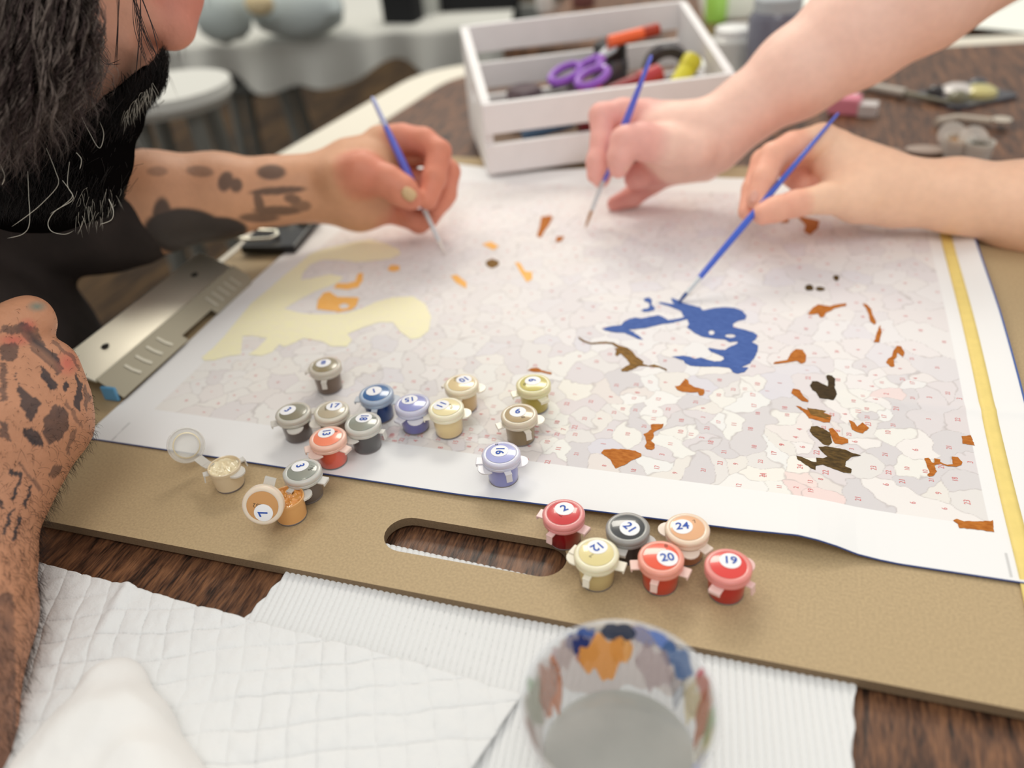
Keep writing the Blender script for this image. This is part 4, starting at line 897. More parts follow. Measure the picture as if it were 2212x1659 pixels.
mi3 = fing(f, [(1800, 330, .690, 36), (1712, 326, .682, 33), (1652, 350, .674, 29), (1628, 410, .667, 25), (1612, 458, .660, 18)], .003, .003)
ri3 = fing(f, [(1815, 345, .700, 34), (1740, 350, .696, 28), (1712, 376, .690, 26), (1735, 402, .684, 23), (1762, 408, .682, 20)], .003, .003)
pk3 = fing(f, [(1830, 370, .706, 32), (1775, 378, .700, 24), (1752, 398, .694, 22), (1775, 414, .690, 19)], .003, .003)
V, Q = f.mesh(.00125)
base = np.tile(np.array(lin((252, 206, 176))), (len(V), 1))
base = blend(base, lin((238, 160, 138)), np.clip(1-np.minimum(capdist(V, in3[2:]), np.minimum(capdist(V, mi3[1:]), capdist(V, th3[2:])))/.006, 0, 1)*.65)
base = blend(base, lin((214, 120, 108)), np.clip(1-np.minimum(capdist(V, ri3[1:]), capdist(V, pk3))/.003, 0, 1)*.6)
P3 = thing('person', 'person with bare slim forearm reaching in from the right holding the bright blue brush', 'person', tuple(V.mean(0)))
def pmesh(root, name, V, Q, m, cols):
    if root.parent: return mesh_np(name, V-np.array(root.parent.location), Q, m, root, cols=cols)
    o = mesh_np(name, V-np.array(root.location), Q, m, root, cols=cols); return o
pmesh(P3, 'body', V, Q, skin('fair_skin'), base)
def rel(root, p): return np.array(p)-np.array(root.location)
p = in3[4][1]; q = atd(1630, 424, .640); nl = nail(P3, rel(P3, atd(1628, 424, .6395)), toward(p)+np.array([-.3, 0, .1]), in3[4][1]-in3[4][0], .0068, .0092, m_nail)
nl = nail(P3, rel(P3, atd(1650, 466, .6325)), toward(p)+np.array([.0, -.25, .15]), th3[3][1]-th3[3][0], .0090, .0100, m_nail)
# ---- person at the upper right
f = Field()
arm = chain([(2500, -560, .60, 190), (2230, -220, .64, 175), (1990, -25, .665, 128), (1850, 68, .685, 112), (1720, 160, .70, 90), (1610, 238, .715, 67), (1545, 288, .722, 60)])
f.grp(arm, .014, .016)
f.grp(chain([(1545, 290, .722, 60), (1470, 300, .725, 68), (1415, 290, .727, 58)])+chain([(1540, 330, .728, 36), (1460, 345, .730, 40)]), .02, .018)
th2 = fing(f, [(1500, 325, .705, 44), (1445, 318, .700, 42), (1385, 305, .694, 39), (1352, 306, .690, 33), (1340, 340, .690, 27), (1336, 364, .692, 21)], .005, .007)
in2 = fing(f, [(1430, 262, .730, 42), (1396, 250, .728, 34), (1345, 244, .724, 30), (1300, 250, .718, 27), (1300, 305, .714, 24), (1291, 350, .712, 24), (1286, 378, .712, 19)], .004, .006)
mi2 = fing(f, [(1430, 300, .745, 40), (1370, 290, .742, 30), (1320, 300, .738, 28), (1306, 350, .742, 26), (1298, 386, .742, 20)], .003, .003)
ri2 = fing(f, [(1470, 350, .745, 42), (1420, 372, .745, 30), (1385, 378, .742, 28), (1372, 386, .744, 24)], .003, .004)
pk2 = fing(f, [(1520, 350, .745, 42), (1450, 362, .755, 36), (1405, 392, .765, 28), (1365, 425, .768, 23), (1328, 440, .768, 17)], .003, .006)
V, Q = f.mesh(.0014)
base = np.tile(np.array(lin((250, 206, 188))), (len(V), 1))
base = blend(base, lin((240, 164, 156)), np.clip(1-np.minimum(capdist(V, in2[1:]), np.minimum(capdist(V, mi2[1:]), capdist(V, th2[2:])))/.012, 0, 1)*.7)
base = blend(base, lin((206, 104, 104)), np.clip(1-np.minimum(capdist(V, pk2[1:]), capdist(V, ri2[1:]))/.006, 0, 1)*.6)
P2 = thing('person', 'person with bare pale arm reaching down in front of the white crate, holding a brush', 'person', tuple(V.mean(0)))
pmesh(P2, 'body', V, Q, skin('pale_pink_skin'), base)
nail(P2, rel(P2, atd(1352, 356, .6835)), toward(th2[-1][1])+np.array([.3, 0, 0]), th2[-1][1]-th2[-1][0], .0085, .0105, m_nail)
# ---- the bearded man: head, arms and hands are one body mesh
f = Field()
farm = chain([(-420, 330, .66, 150), (40, 430, .665, 125), (330, 438, .68, 103), (470, 424, .70, 86), (600, 412, .715, 66), (672, 404, .722, 57)])
f.grp(farm, .014, .016)
f.grp(chain([(672, 402, .722, 56), (745, 398, .722, 68), (800, 378, .722, 62)])+chain([(700, 430, .730, 40), (780, 448, .735, 40), (830, 450, .735, 30)])+chain([(760, 350, .728, 48), (840, 318, .730, 36)]), .018, .018)
th1 = fing(f, [(735, 385, .700, 48), (782, 372, .692, 44), (838, 392, .688, 34), (868, 412, .688, 33), (888, 428, .690, 26)], .005, .008)
in1 = fing(f, [(820, 305, .728, 34), (868, 300, .725, 32), (915, 305, .718, 29), (948, 328, .712, 27), (938, 385, .706, 27), (924, 432, .702, 22)], .003, .005)
mi1 = fing(f, [(850, 325, .738, 36), (930, 330, .738, 28), (968, 372, .732, 26), (962, 420, .726, 24), (940, 455, .722, 18)], .003, .003)
ri1 = fing(f, [(840, 400, .745, 38), (930, 395, .748, 28), (955, 430, .742, 24), (925, 470, .738, 22), (895, 476, .736, 18)], .003, .003)
pk1 = fing(f, [(800, 440, .738, 38), (868, 462, .742, 26), (905, 482, .742, 22), (888, 470, .732, 20), (872, 455, .730, 18)], .003, .003)
V1, Q1 = f.mesh(.0015)
c1_ = np.tile(np.array(lin((214, 160, 124))), (len(V1), 1))
hd = np.clip(1-np.minimum(capdist(V1, in1[1:]+mi1[1:]+ri1+pk1), capdist(V1, th1[1:]))/.010, 0, 1)
c1_ = blend(c1_, lin((222, 130, 108)), hd*.75)
px, py = pj(V1)
ink_shade = np.zeros(len(V1))
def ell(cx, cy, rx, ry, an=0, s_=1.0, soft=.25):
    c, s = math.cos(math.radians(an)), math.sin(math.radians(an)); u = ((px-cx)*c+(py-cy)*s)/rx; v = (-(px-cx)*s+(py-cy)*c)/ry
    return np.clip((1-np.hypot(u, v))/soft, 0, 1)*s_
for a in ((432, 370, 34, 14, 5, .55), (487, 392, 18, 26, 20, .8), (510, 400, 16, 18, 0, .8), (586, 372, 36, 19, 0, .8), (600, 412, 70, 10, -4, .8), (632, 430, 22, 12, 10, .7), (560, 440, 12, 34, -15, .75), (600, 455, 60, 12, 0, .75), (400, 500, 96, 54, 4, 1, .12), (470, 496, 70, 30, 0, 1, .15), (350, 470, 24, 50, 0, .9), (560, 470, 50, 12, 0, .7), (340, 370, 26, 12, 0, .45), (650, 445, 26, 14, 0, .6)):  # tattoo marks; the large low ellipses also paint in the forearm's underside shade
    ink_shade = np.maximum(ink_shade, ell(*a))
ink_shade *= (px < 690)
c1_ = blend(c1_, lin((30, 36, 40)), ink_shade*.95)
# near fist
f = Field()
f.grp(chain([(-260, 2100, .33, 190), (-160, 1659, .355, 160), (-75, 1330, .388, 128), (-38, 1210, .410, 94), (-18, 1110, .428, 80)]), .012, .014)
f.grp(chain([(-20, 1110, .430, 74), (28, 1000, .442, 90), (58, 900, .446, 108), (60, 830, .448, 90)])+chain([(-20, 1050, .432, 86), (-30, 900, .434, 112), (-20, 800, .440, 92)]), .016, .016)
f.grp(chain([(60, 900, .448, 80), (136, 925, .456, 52)])+chain([(60, 880, .446, 80), (128, 858, .454, 55)])+chain([(50, 860, .444, 78), (106, 792, .452, 56)])+chain([(20, 860, .44, 80), (40, 750, .448, 54)]), .008, .010)
fa = fing(f, [(128, 858, .456, 48), (146, 900, .480, 46), (130, 960, .492, 40)], .004, .004)
fb = fing(f, [(106, 792, .456, 50), (112, 830, .488, 46), (80, 900, .500, 40)], .004, .004)
fc = fing(f, [(40, 750, .452, 48), (48, 770, .488, 46), (20, 850, .505, 40)], .004, .004)
fd = fing(f, [(118, 930, .458, 42), (116, 960, .476, 34), (90, 990, .484, 28)], .004, .004)
ft = fing(f, [(-60, 820, .425, 70), (-25, 745, .432, 58), (22, 710, .440, 50), (62, 692, .446, 48), (74, 700, .452, 42)], .006, .004)
V2, Q2 = f.mesh(.0011)
c2_ = np.tile(np.array(lin((204, 146, 112))), (len(V2), 1))
px, py = pj(V2); q = lambda L: P(0, 620, 4.3667, L)
ink_shade = np.zeros(len(V2))
nz = .5+.5*fbm(V2[:, 0]+V2[:, 2], V2[:, 1], 900, 11)
def pol(L, s_=1.0, n_=.12):
    global ink_shade
    ink_shade = np.maximum(ink_shade, inpoly(px+2*np.sin(py*.21), py+2*np.sin(px*.17), L)*(s_-n_*nz))
pol(q([(0,380),(180,345),(260,340),(350,400),(380,470),(430,560),(520,630),(600,750),(540,850),(460,720),(330,640),(270,530),(190,440),(0,440)]), .95, .5)
pol(q([(380,740),(460,800),(540,940),(530,980),(470,960),(390,850)])); pol(q([(140,780),(180,940),(400,1100),(340,1180),(310,1260),(250,1240),(200,1130),(165,950)]), .95)
pol(q([(430,1200),(520,1115),(600,1125),(650,1200),(640,1340),(560,1440),(470,1500),(410,1400),(405,1300)]), .85); pol(q([(220,1340),(300,1320),(380,1400),(420,1510),(340,1500),(230,1420)]))
pol(q([(0,560),(120,510),(180,560),(170,650),(100,700),(0,700)]), .8); pol(q([(0,710),(60,720),(70,1080),(0,1080)]), .75); pol(q([(0,1260),(60,1290),(100,1460),(0,1420)]), .8)
pol(q([(710,800),(770,900),(780,1000),(750,1170),(700,1140),(690,1050),(730,990)])); pol(q([(790,900),(860,1050),(810,1180),(790,1050)]), .7); pol(q([(590,890),(620,890),(650,930),(630,980),(590,950)]))
pol(q([(490,500),(600,570),(700,660),(750,760),(740,780),(680,690),(580,600),(480,530)]), .6); pol(q([(600,1020),(700,1180),(780,1300),(770,1330),(680,1230),(620,1100)]), .55)
pol(q([(620,1560),(650,1420),(720,1330),(740,1360),(680,1470),(650,1600)]), .6)
pol(P(0, 1000, 2.515, [(50,28),(130,62),(75,200),(60,190),(105,80),(45,50)])); pol(P(0, 1000, 2.515, [(165,110),(180,112),(140,245),(122,238)])); pol(P(0, 1000, 2.515, [(60,240),(76,245),(28,400),(12,395)])); pol(P(0, 1000, 2.515, [(100,290),(120,300),(80,425),(62,418)])); pol(P(0, 1000, 2.515, [(0,200),(22,215),(14,260),(0,250)])); pol(P(0, 1000, 2.515, [(280,20),(330,10),(330,60),(290,95),(270,60)]), .7)
pol(P(0, 1000, 2.515, [(90,0),(110,0),(240,150),(225,165)]), .6)
pol([(-200, 1300), (30, 1280), (40, 1700), (-200, 1700)], .75, .5)
vis = ((CAM-V2)*0).sum(1) >= 0
red = lambda cx, cy, rx, ry: np.clip(1.2-np.hypot((px-cx)/rx, (py-cy)/ry), 0, 1)
c2_ = blend(c2_, lin((214, 104, 92)), np.clip(red(146, 785, 26, 28)+red(30, 735, 40, 14)+red(60, 705, 20, 18), 0, 1)*.7)
c2_ = blend(c2_, lin((120, 132, 118)), np.clip(red(80, 662, 22, 12)+0, 0, 1)*.9*(ink_shade < .1))
c2_ = blend(c2_, lin((36, 44, 54)), np.clip(ink_shade, 0, 1)*.95)
# head, built about the tip of the nose
NT = atd(420, 74, .545); HS = 1.13
ex = R@np.array([1, 0, 0]); ey = R@np.array([0, 1, 0]); ez = R@np.array([0, 0, 1.])
upv = .36*ex-.93*ey; fwd0 = .93*ex+.36*ey; fw = fwd0*math.cos(D(9))+ez*math.sin(D(9)); fw /= np.linalg.norm(fw); upv -= fw*(upv@fw); upv /= np.linalg.norm(upv); sd = np.cross(fw, upv)   # sd: towards one ear
if sd@ez > 0: sd = -sd                                              # sd points to the camera side
def hp(a, b, c=0): return NT+(fw*a+upv*b+sd*c)*HS                        # forward, up, side
def cap(a, b, ra, rb=None): return (a, b, ra*HS, (ra if rb is None else rb)*HS)
f = Field()
f.grp([cap(hp(-.108, .075), hp(-.125, .080), .082, .080), cap(hp(-.090, .095, 0), hp(-.15, .09), .074, .072)], .03, .02)
f.grp([cap(hp(-.062, .030, .026), hp(-.062, .030, -.026), .036), cap(hp(-.060, -.030, .014), hp(-.060, -.030, -.014), .036), cap(hp(-.052, -.062, .008), hp(-.052, -.062, -.008), .026), cap(hp(-.100, -.045, .040), hp(-.060, -.066, .012), .026, .022), cap(hp(-.100, -.045, -.040), hp(-.060, -.066, -.012), .026, .022), cap(hp(-.052, .070, .022), hp(-.052, .070, -.022), .034)], .03, .03)
f.grp([cap(hp(-.034, .052), hp(-.016, .018), .009, .0125), cap(hp(-.016, .018), hp(-.0145, .000), .0125, .0148)], .008, .010)
f.grp([cap(hp(-.022, -.006, .0115), hp(-.026, -.002, .013), .0088)], .005, .006); f.grp([cap(hp(-.022, -.006, -.0115), hp(-.026, -.002, -.013), .0088)], .005, .006)
f.grp([cap(hp(-.028, -.026, .020), hp(-.026, -.026, -.020), .0075)], .006, .006); f.grp([cap(hp(-.030, -.036, .016), hp(-.028, -.036, -.016), .0075)], .006, .006)
f.grp([cap(hp(-.036, -.012, .014), hp(-.034, -.012, -.014), .0135)], .006, .008)
f.grp([cap(hp(-.030, .066, .030), hp(-.024, .062, .008), .008)], .006, .012); f.grp([cap(hp(-.030, .066, -.030), hp(-.024, .062, -.008), .008)], .006, .012)
for sg in (1, -1): f.grp([cap(hp(-.112, .045, .073*sg), hp(-.118, .012, .070*sg), .012, .008)], .006, .006)
neck_b = hp(-.20, -.10, .0)
f.grp([cap(hp(-.135, .01), hp(-.215, -.125, 0), .058, .064)], .02, .03)
V3, Q3 = f.mesh(.0021)
c3_ = np.tile(np.array(lin((220, 162, 136))), (len(V3), 1)); rel3 = (V3-NT)/HS; pxh, pyh = pj(V3); A_ = rel3@fw; B_ = rel3@upv; S3 = rel3@sd
c3_ = blend(c3_, lin((206, 116, 104)), np.clip(1.3-np.hypot(np.hypot((A_+.014)/.022, (B_-.012)/.032), S3/.022), 0, 1)*.85)
scalp = np.clip((-(A_+.085)/.02+(B_-.03)*8), 0, 1); c3_ = blend(c3_, lin((48, 42, 42)), scalp*.9)
c3_ = blend(c3_, lin((60, 46, 42)), np.clip((pyh-np.interp(pxh, [0, 130, 215, 240, 262, 300, 340, 356], [240, 250, 262, 242, 222, 185, 140, 118])-14)/20, 0, 1)*.9)
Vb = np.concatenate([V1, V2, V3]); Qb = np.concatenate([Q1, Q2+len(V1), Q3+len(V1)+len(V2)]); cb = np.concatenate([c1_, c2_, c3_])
PM = thing('person', 'bearded long-haired man with tattooed forearms leaning over the left side of the canvas', 'person', (-.60, .33, -.25))
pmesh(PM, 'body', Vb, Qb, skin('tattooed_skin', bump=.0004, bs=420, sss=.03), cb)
nail(PM, rel(PM, atd(884, 418, .6745)), toward(th1[-1][1])+np.array([.15, 0, .3]), th1[-1][1]-th1[-1][0], .0105, .0125, mat('thumb_nail', (206, 172, 128), .4, coat=.1))
for sg in (1, -1):
    e_ = hp(-.034, .052, .031*sg); mb = MB(); n = 20
    mb.lathe([(.0003, -.0115), (.006, -.0098), (.010, -.0058), (.0115, 0), (.010, .0058), (.006, .0098), (.0003, .0115)], 24, a=rel(PM, e_), b=rel(PM, e_)+fw); mb.build('eye', mat('eyeball', (232, 228, 222), .1, coat=1), PM)
    MB().lathe([(.0058, .0100), (.0040, .0112), (.0003, .0118)], 20, a=rel(PM, e_), b=rel(PM, e_)+fw).build('iris', mat('dark_iris', (40, 26, 18), .1, coat=1), PM)
# shirt: dark torso with sleeves rolled above the far elbow
f = Field()
sh = [cap(hp(-.235, -.12), hp(-.30, -.30), .085, .14), cap(np.array([-.62, .34, -.05]), np.array([-.72, .30, -.34]), .135, .16), cap(np.array([-.66, .42, -.02]), np.array([-.60, .22, -.03]), .095, .085)]
f.grp(sh, .05, .03)
f.grp(chain([(-420, 330, .665, 175), (40, 455, .67, 150), (150, 455, .672, 138), (285, 450, .682, 126)]), .015, .02)
f.grp([(np.array([-.64, .24, -.02]), atd(-330, 2150, .335), .085, .058)], .02, .03)
Vs, Qs = f.mesh(.0042)
for i, v in enumerate(Vs): Vs[i] = v+np.array([0, .3, 1])*.006*noise.noise(Vector(v*17))+np.array([1, 0, 0])*.003*noise.noise(Vector(v*40))
Vs[:, 0] = np.minimum(Vs[:, 0], Vs[:, 0])
pmesh(PM, 'shirt', Vs, Qs, mat('black_shirt_cloth', (54, 45, 42), .85, noise_amt=.3, nscale=30, bump=.0006, bscale=300), None)
# strands
def strands(name, lines, rad, m, parent, sides=3, taper=2.2):
    Vl = []; Ql = []; n0 = 0
    for P_, r_ in zip(lines, rad):
        P_ = np.asarray(P_); T = np.gradient(P_, axis=0); T /= np.linalg.norm(T, axis=1)[:, None]+1e-9
        u = np.cross(T, [.3, .2, .93]); u /= np.linalg.norm(u, axis=1)[:, None]+1e-9; w = np.cross(T, u); k = len(P_)
        rr = r_*np.clip(np.linspace(taper, .05, k), .05, 1)
        ring = np.stack([P_+(u*math.cos(a)+w*math.sin(a))*rr[:, None] for a in np.arange(sides)*2*math.pi/sides], 1)
        Vl.append(ring.reshape(-1, 3)); i, j = np.meshgrid(np.arange(k-1), np.arange(sides), indexing='ij'); i = i.ravel(); j = j.ravel(); j2 = (j+1) % sides
        Ql.append(np.stack([i*sides+j, i*sides+j2, (i+1)*sides+j2, (i+1)*sides+j], 1)+n0); n0 += k*sides
    return pmesh(parent, name, np.concatenate(Vl), np.concatenate(Ql), m, None)
rg = np.random.default_rng(5)
def bez(ctrl, n):
    t = np.linspace(0, 1, n)[:, None]; c = [np.asarray(q_) for q_ in ctrl]
    while len(c) > 1: c = [c[i]*(1-t)+c[i+1]*t for i in range(len(c)-1)]
    return c[0]
dn = np.array([0, 0, -1.])
# beard: rooted along jaw and chin, falling forward and down; its outline follows the photograph
lines = []; rad = []
def edge_x(y): return np.interp(y, [115, 140, 190, 215, 245, 285, 320, 345, 400, 440, 480, 495], [352, 360, 357, 335, 303, 288, 272, 266, 268, 258, 228, 150])
def back_y(x): return np.interp(x, [0, 130, 215, 240, 262, 300, 340, 356], [240, 250, 262, 242, 222, 185, 140, 118])
def bd(x, y): return .520-.080*float(np.clip((edge_x(y)-x)/240, 0, 1))**.8
for k in range(17000):
    y = rg.uniform(120, 470); x1 = edge_x(y); x = x1-rg.exponential(55) if rg.random() < .55 else rg.uniform(-40, x1)
    if y < back_y(x): continue
    if x < -40: continue
    dep = bd(x, y)+rg.uniform(-.006, .035)
    L = rg.uniform(.008, .022); 
    p0 = atd(x, y, dep); dr = fw*rg.uniform(.1, .45)-upv*rg.uniform(.7, 1.0)+rg.normal(0, .22, 3)
    if y < 205 and x > 240: dr = fw*.28-upv*.9+rg.normal(0, .10, 3); L = rg.uniform(.008, .014)
    dr /= np.linalg.norm(dr); p0 = p0-dr*L*.7
    cu = rg.normal(0, .0022, 3); lines.append(bez([p0, p0+dr*L*.5+cu, p0+dr*L], 5)); rad.append(rg.uniform(.00009, .00022))
m_beard = mat('black_beard_hair', (22, 18, 18), .55, spec=.25)
m_grey = mat('grey_hair', (118, 105, 98), .55, spec=.25); m_dhair = mat('dark_brown_hair', (76, 62, 60), .6, spec=.2); m_silver = mat('silver_hair', (200, 194, 180), .45)
beard = strands('beard', lines, rad, m_beard, PM); BL = []; BR = []
lines = []; rad = []
for m_ in range(700):
    x = rg.uniform(318, 356); y = rg.uniform(112, 150); p0 = atd(x, y, bd(x, y)-.002); dr = fw*.3-upv*.9+rg.normal(0, .12, 3); dr /= np.linalg.norm(dr); L = rg.uniform(.006, .012)
    if y > back_y(x)-6: BL.append(bez([p0-dr*.002, p0+dr*L*.5, p0+dr*L], 4)); BR.append(rg.uniform(.0001, .0002))
beard2 = strands('moustache', BL, BR, m_beard, PM)
for k in range(110):                                                # silver tips in the moustache and at the hem
    if k < 62: x = rg.uniform(268, 330); y = 150+(330-x)*1.0+rg.uniform(28, 52); 
    else: x = rg.uniform(160, 262); y = rg.uniform(400, 480)
    if x > edge_x(y)-4: continue
    p0 = atd(x, y, bd(x, y)-.008); dr = fw*.25-upv*.85+rg.normal(0, .2, 3); dr /= np.linalg.norm(dr); L = rg.uniform(.005, .011)
    lines.append(bez([p0, p0+dr*L*.5+rg.normal(0, .001, 3), p0+dr*L], 4)); rad.append(rg.uniform(.00006, .00013))

ka = [i_ for i_, l_ in enumerate(lines) if pj(l_[0])[1] < 330]; kb = [i_ for i_ in range(len(lines)) if i_ not in set(ka)]
strands('moustache_highlights', [lines[i_] for i_ in ka], [rad[i_] for i_ in ka], m_silver, beard2)['label'] = 'silver hairs in the moustache'
strands('beard_highlights', [lines[i_] for i_ in kb], [rad[i_] for i_ in kb], m_silver, beard)['label'] = 'silver hairs at the hem of the beard'
# solid core under the beard so that it reads as a mass
f = Field()
f.grp([cap(atd(322, 165, .535), atd(265, 240, .525), .0065, .011), cap(atd(250, 270, .520), atd(222, 330, .515), .012, .014), cap(atd(210, 345, .512), atd(200, 415, .512), .015, .014), cap(atd(145, 350, .500), atd(110, 420, .500), .026, .020), cap(atd(60, 330, .495), atd(30, 420, .50), .034, .020)], .012, .01)
Vc, Qc = f.mesh(.003); pmesh(PM, 'beard_mass', Vc, Qc, mat('beard_underlayer', (12, 10, 10), .9, spec=0), None)
beard['label'] = 'dense black beard and moustache'
# head hair: long wavy locks hanging over ear and cheek
lines = {0: [], 1: [], 2: []}; rad = {0: [], 1: [], 2: []}
def lock_end(): 
    x = rg.uniform(-260, 225); return x, np.interp(x, [-260, 0, 100, 180, 230], [430, 400, 350, 300, 230])
for k in range(820):                                                # locks; each a bundle
    x, ye = lock_end(); ye *= rg.uniform(.62, 1.12); x0 = x*.75-20+rg.normal(0, 25); y0 = rg.uniform(-430, -60); dd = rg.uniform(.400, .438)
    n = 34; t = np.linspace(0, 1, n); amp = rg.uniform(8, 26); fr = rg.uniform(2.5, 7); ph = rg.uniform(0, 6.3); sway = rg.normal(0, 14)
    X_ = x0+(x-x0)*t+amp*t*np.sin(t*fr*6.28+ph)+sway*t*t; Y_ = y0+(ye-y0)*t; D_ = .46-(.46-dd)*np.clip(t*2.2, 0, 1)+.004*np.sin(t*fr*6.28+ph+1.5)
    D_ = D_-.012*np.sin(t*3.1)
    kind = 0 if rg.random() < .5 else 1
    for m_ in range(rg.integers(7, 16)):
        ox, oy, od = rg.normal(0, 2.2), rg.normal(0, 10), rg.normal(0, .0018); a2 = rg.uniform(0, 5)*t; s2 = np.sin(t*fr*9+m_)
        n_end = rg.integers(int(n*.72), n+1)
        Pn = np.stack([atd(a, b, c) for a, b, c in zip((X_+ox+a2*s2)[:n_end], (Y_+oy)[:n_end], (D_+od)[:n_end])])
        kk = kind if rg.random() < .8 else 1-kind; lines[kk].append(Pn); rad[kk].append(rg.uniform(.00012, .00028))
# single curls falling on the beard and loose strands on the cheek
def curl(ctrl, r_=.00015, kk=2, d_=.425): 
    c = [atd(a, b, d_+.0) for a, b in ctrl]; from mathutils.geometry import interpolate_bezier
    P_ = []; 
    for i in range(len(c)-1):
        pa = c[max(i-1, 0)]; pb = c[i]; pc_ = c[i+1]; pd = c[min(i+2, len(c)-1)]
        for t_ in np.linspace(0, 1, 8, endpoint=False): P_.append(.5*((2*pb)+(-pa+pc_)*t_+(2*pa-5*pb+4*pc_-pd)*t_**2+(-pa+3*pb-3*pc_+pd)*t_**3))
    P_.append(c[-1]); lines[kk].append(np.array(P_)); rad[kk].append(r_)
curl([(150, 350), (146, 400), (158, 430), (120, 455), (104, 480), (112, 500), (140, 506), (160, 498)]); curl([(60, 370), (62, 420), (64, 480), (50, 505), (15, 515)]); curl([(100, 320), (120, 370), (125, 400), (90, 440), (60, 465), (25, 490)])
curl([(170, 200), (172, 240), (195, 290), (215, 320), (224, 290), (215, 262)]); curl([(165, 330), (176, 345), (172, 366)], .0002); curl([(0, 355), (10, 380), (4, 400)], .0003); curl([(135, 390), (150, 410), (156, 425), (135, 445), (108, 462)])
curl([(235, 430), (245, 455), (240, 475), (215, 485)], .00018)
for (a, b, c_) in (((282, -20), (305, 60), (340, 135)), ((300, -20), (328, 50), (342, 112)), ((290, -20), (292, 60), (318, 145)), ((255, -20), (258, 60), (250, 150)), ((300, -20), (300, 80), (296, 170)), ((206, 110), (225, 138), (262, 128)), ((285, -20), (315, 66), (332, 128))):
    for m_ in range(3): curl([(a[0]+rg.normal(0, 3), a[1]), (b[0]+rg.normal(0, 3), b[1]), (c_[0]+rg.normal(0, 3), c_[1]+rg.normal(0, 8))], .0002, 1, .450)
hair = strands('hair', lines[1], rad[1], m_dhair, PM, taper=5); hair['label'] = 'long dark hair hanging over the ear and cheek'
strands('grey_locks', lines[0], rad[0], m_grey, hair, taper=5)['label'] = 'grey wavy locks among the dark hair'
strands('loose_curls', lines[2], rad[2], m_silver, hair, taper=8)
# a cap of hair over the skull
f = Field(); f.grp([cap(hp(-.118, .090), hp(-.140, .085), .090, .086), cap(hp(-.135, .04), hp(-.155, -.03), .080, .068)], .03, .02)
f.grp([cap(hp(-.115, .06, .04), hp(-.118, -.02, .05), .045, .034)], .03, .03)
Vc, Qc = f.mesh(.003)
cc = hp(-.135, .07); SL = []; SR = []
for i_ in rg.choice(len(Vc), 3600, replace=False):
    p0 = Vc[i_]
    if (p0-NT)@fw/HS > -.060: continue
    q_ = p0.copy(); pts_ = [q_.copy()]; r0 = np.linalg.norm(p0-cc)+.004; jt = rg.normal(0, .12, 3); n_ = rg.integers(7, 13)
    for s_ in range(n_):
        out = (q_-cc)/np.linalg.norm(q_-cc); tg = dn-fw*.25+jt; tg = tg-out*max(0, -(tg@out)); tg /= np.linalg.norm(tg)+1e-9
        q_ = q_+tg*.010+rg.normal(0, .0009, 3); rr_ = np.linalg.norm(q_-cc)
        if rr_ < r0: q_ = cc+(q_-cc)/rr_*r0
        pts_.append(q_.copy())
    SL.append(np.array(pts_)); SR.append(rg.uniform(.0002, .0004))
strands('scalp_hair', SL, SR, m_dhair, PM, taper=5)
pmesh(PM, 'hair_mass', Vc, Qc, mat('hair_underlayer', (30, 25, 25), .8, spec=.1, stretch=(1, 1, .2), noise_amt=.4, nscale=300), None)
# hairs on the near hand and forearm
lines = []; rad = []
idx = rg.choice(len(V2), 16000, replace=False); px, py = pj(V2[idx])
cen = V2.mean(0)
for i_, a, b in zip(idx, px, py):
    pr = np.interp(b, [640, 800, 950, 1100, 1659], [.05, .3, .6, 1, 1.0])
    if rg.random() > pr or a < -60: continue
    p0 = V2[i_]; axis = np.array([-.36, p0[1], -.02]); nrm = p0-np.array([np.interp(p0[1], [.1, .3, .42], [-.37, -.375, -.385]), p0[1], -.0+np.interp(p0[1], [.1, .3, .42], [.0, .04, .05])]); nrm /= np.linalg.norm(nrm)+1e-9
    dr = nrm*.55+np.array([.5, -.35, .1])+rg.normal(0, .3, 3); dr /= np.linalg.norm(dr); L = rg.uniform(.004, .010)*(.7 if b < 900 else 1.15)
    lines.append(bez([p0, p0+dr*L*.5, p0+dr*L*.8+np.array([0, -.4, -.5])*L*.5], 4)); rad.append(rg.uniform(.00005, .00009))
strands('arm_hair', lines, rad, mat('dark_arm_hair', (36, 28, 26), .6), PM)
# ------------------------------------------------------------------ things beyond
def pbox(name, m, parent, c, s, rz=0, bevel=.001): return MB().box(c, s, rz).build(name, m, parent, smooth=False, bevel=bevel)
m_gw = mat('pale_grey_cloth', (196, 196, 190), .85); m_blackp = mat('black_cloth', (16, 17, 20), .8); m_gm = mat('grey_metal', (112, 112, 108), .45, .4)
# far bench with a cloth hanging down in folds
ctr = atd(690, 40, 1.90)
bench = thing('side_table', 'far side table under the pale draped cloth', 'table', (ctr[0], ctr[1], FZ), D(14))
hB = ctr[2]+.02-FZ
pbox('tabletop', m_gm, bench, (0, .0, hB-.02), (.9, .5, .03))
for x in (-.40, .40):
    for y in (-.2, .2): MB().lathe([(.015, 0), (.015, hB-.03)], 10, c=(x, y, 0)).build('leg', m_gm, bench)
def drape():
    n, k = 90, 14; V = []; Fc = []
    for i in range(n):
        u_ = i/(n-1); x = -.455+.91*u_; bot = .085+.02*math.sin(u_*15)+.012*math.sin(u_*31+1)
        for j in range(k):
            v_ = j/(k-1)
            if v_ < .35: y = .25-.52*(v_/.35); z = hB+.002
            else: w_ = (v_-.35)/.65; y = -.27-.02*w_*math.sin(u_*48)-.01; z = hB-bot*w_
            V.append((x, y, z+.0))
        if i:
            for j in range(k-1): b_ = (i-1)*k+j; Fc.append((b_, b_+1, b_+k+1, b_+k))
    o = mesh_np('draped_cloth', V, Fc, m_gw); o.location = bench.location; o.rotation_euler = bench.rotation_euler; tag(o, 'pale cloth hanging in folds over the far side table', 'cloth')
drape()
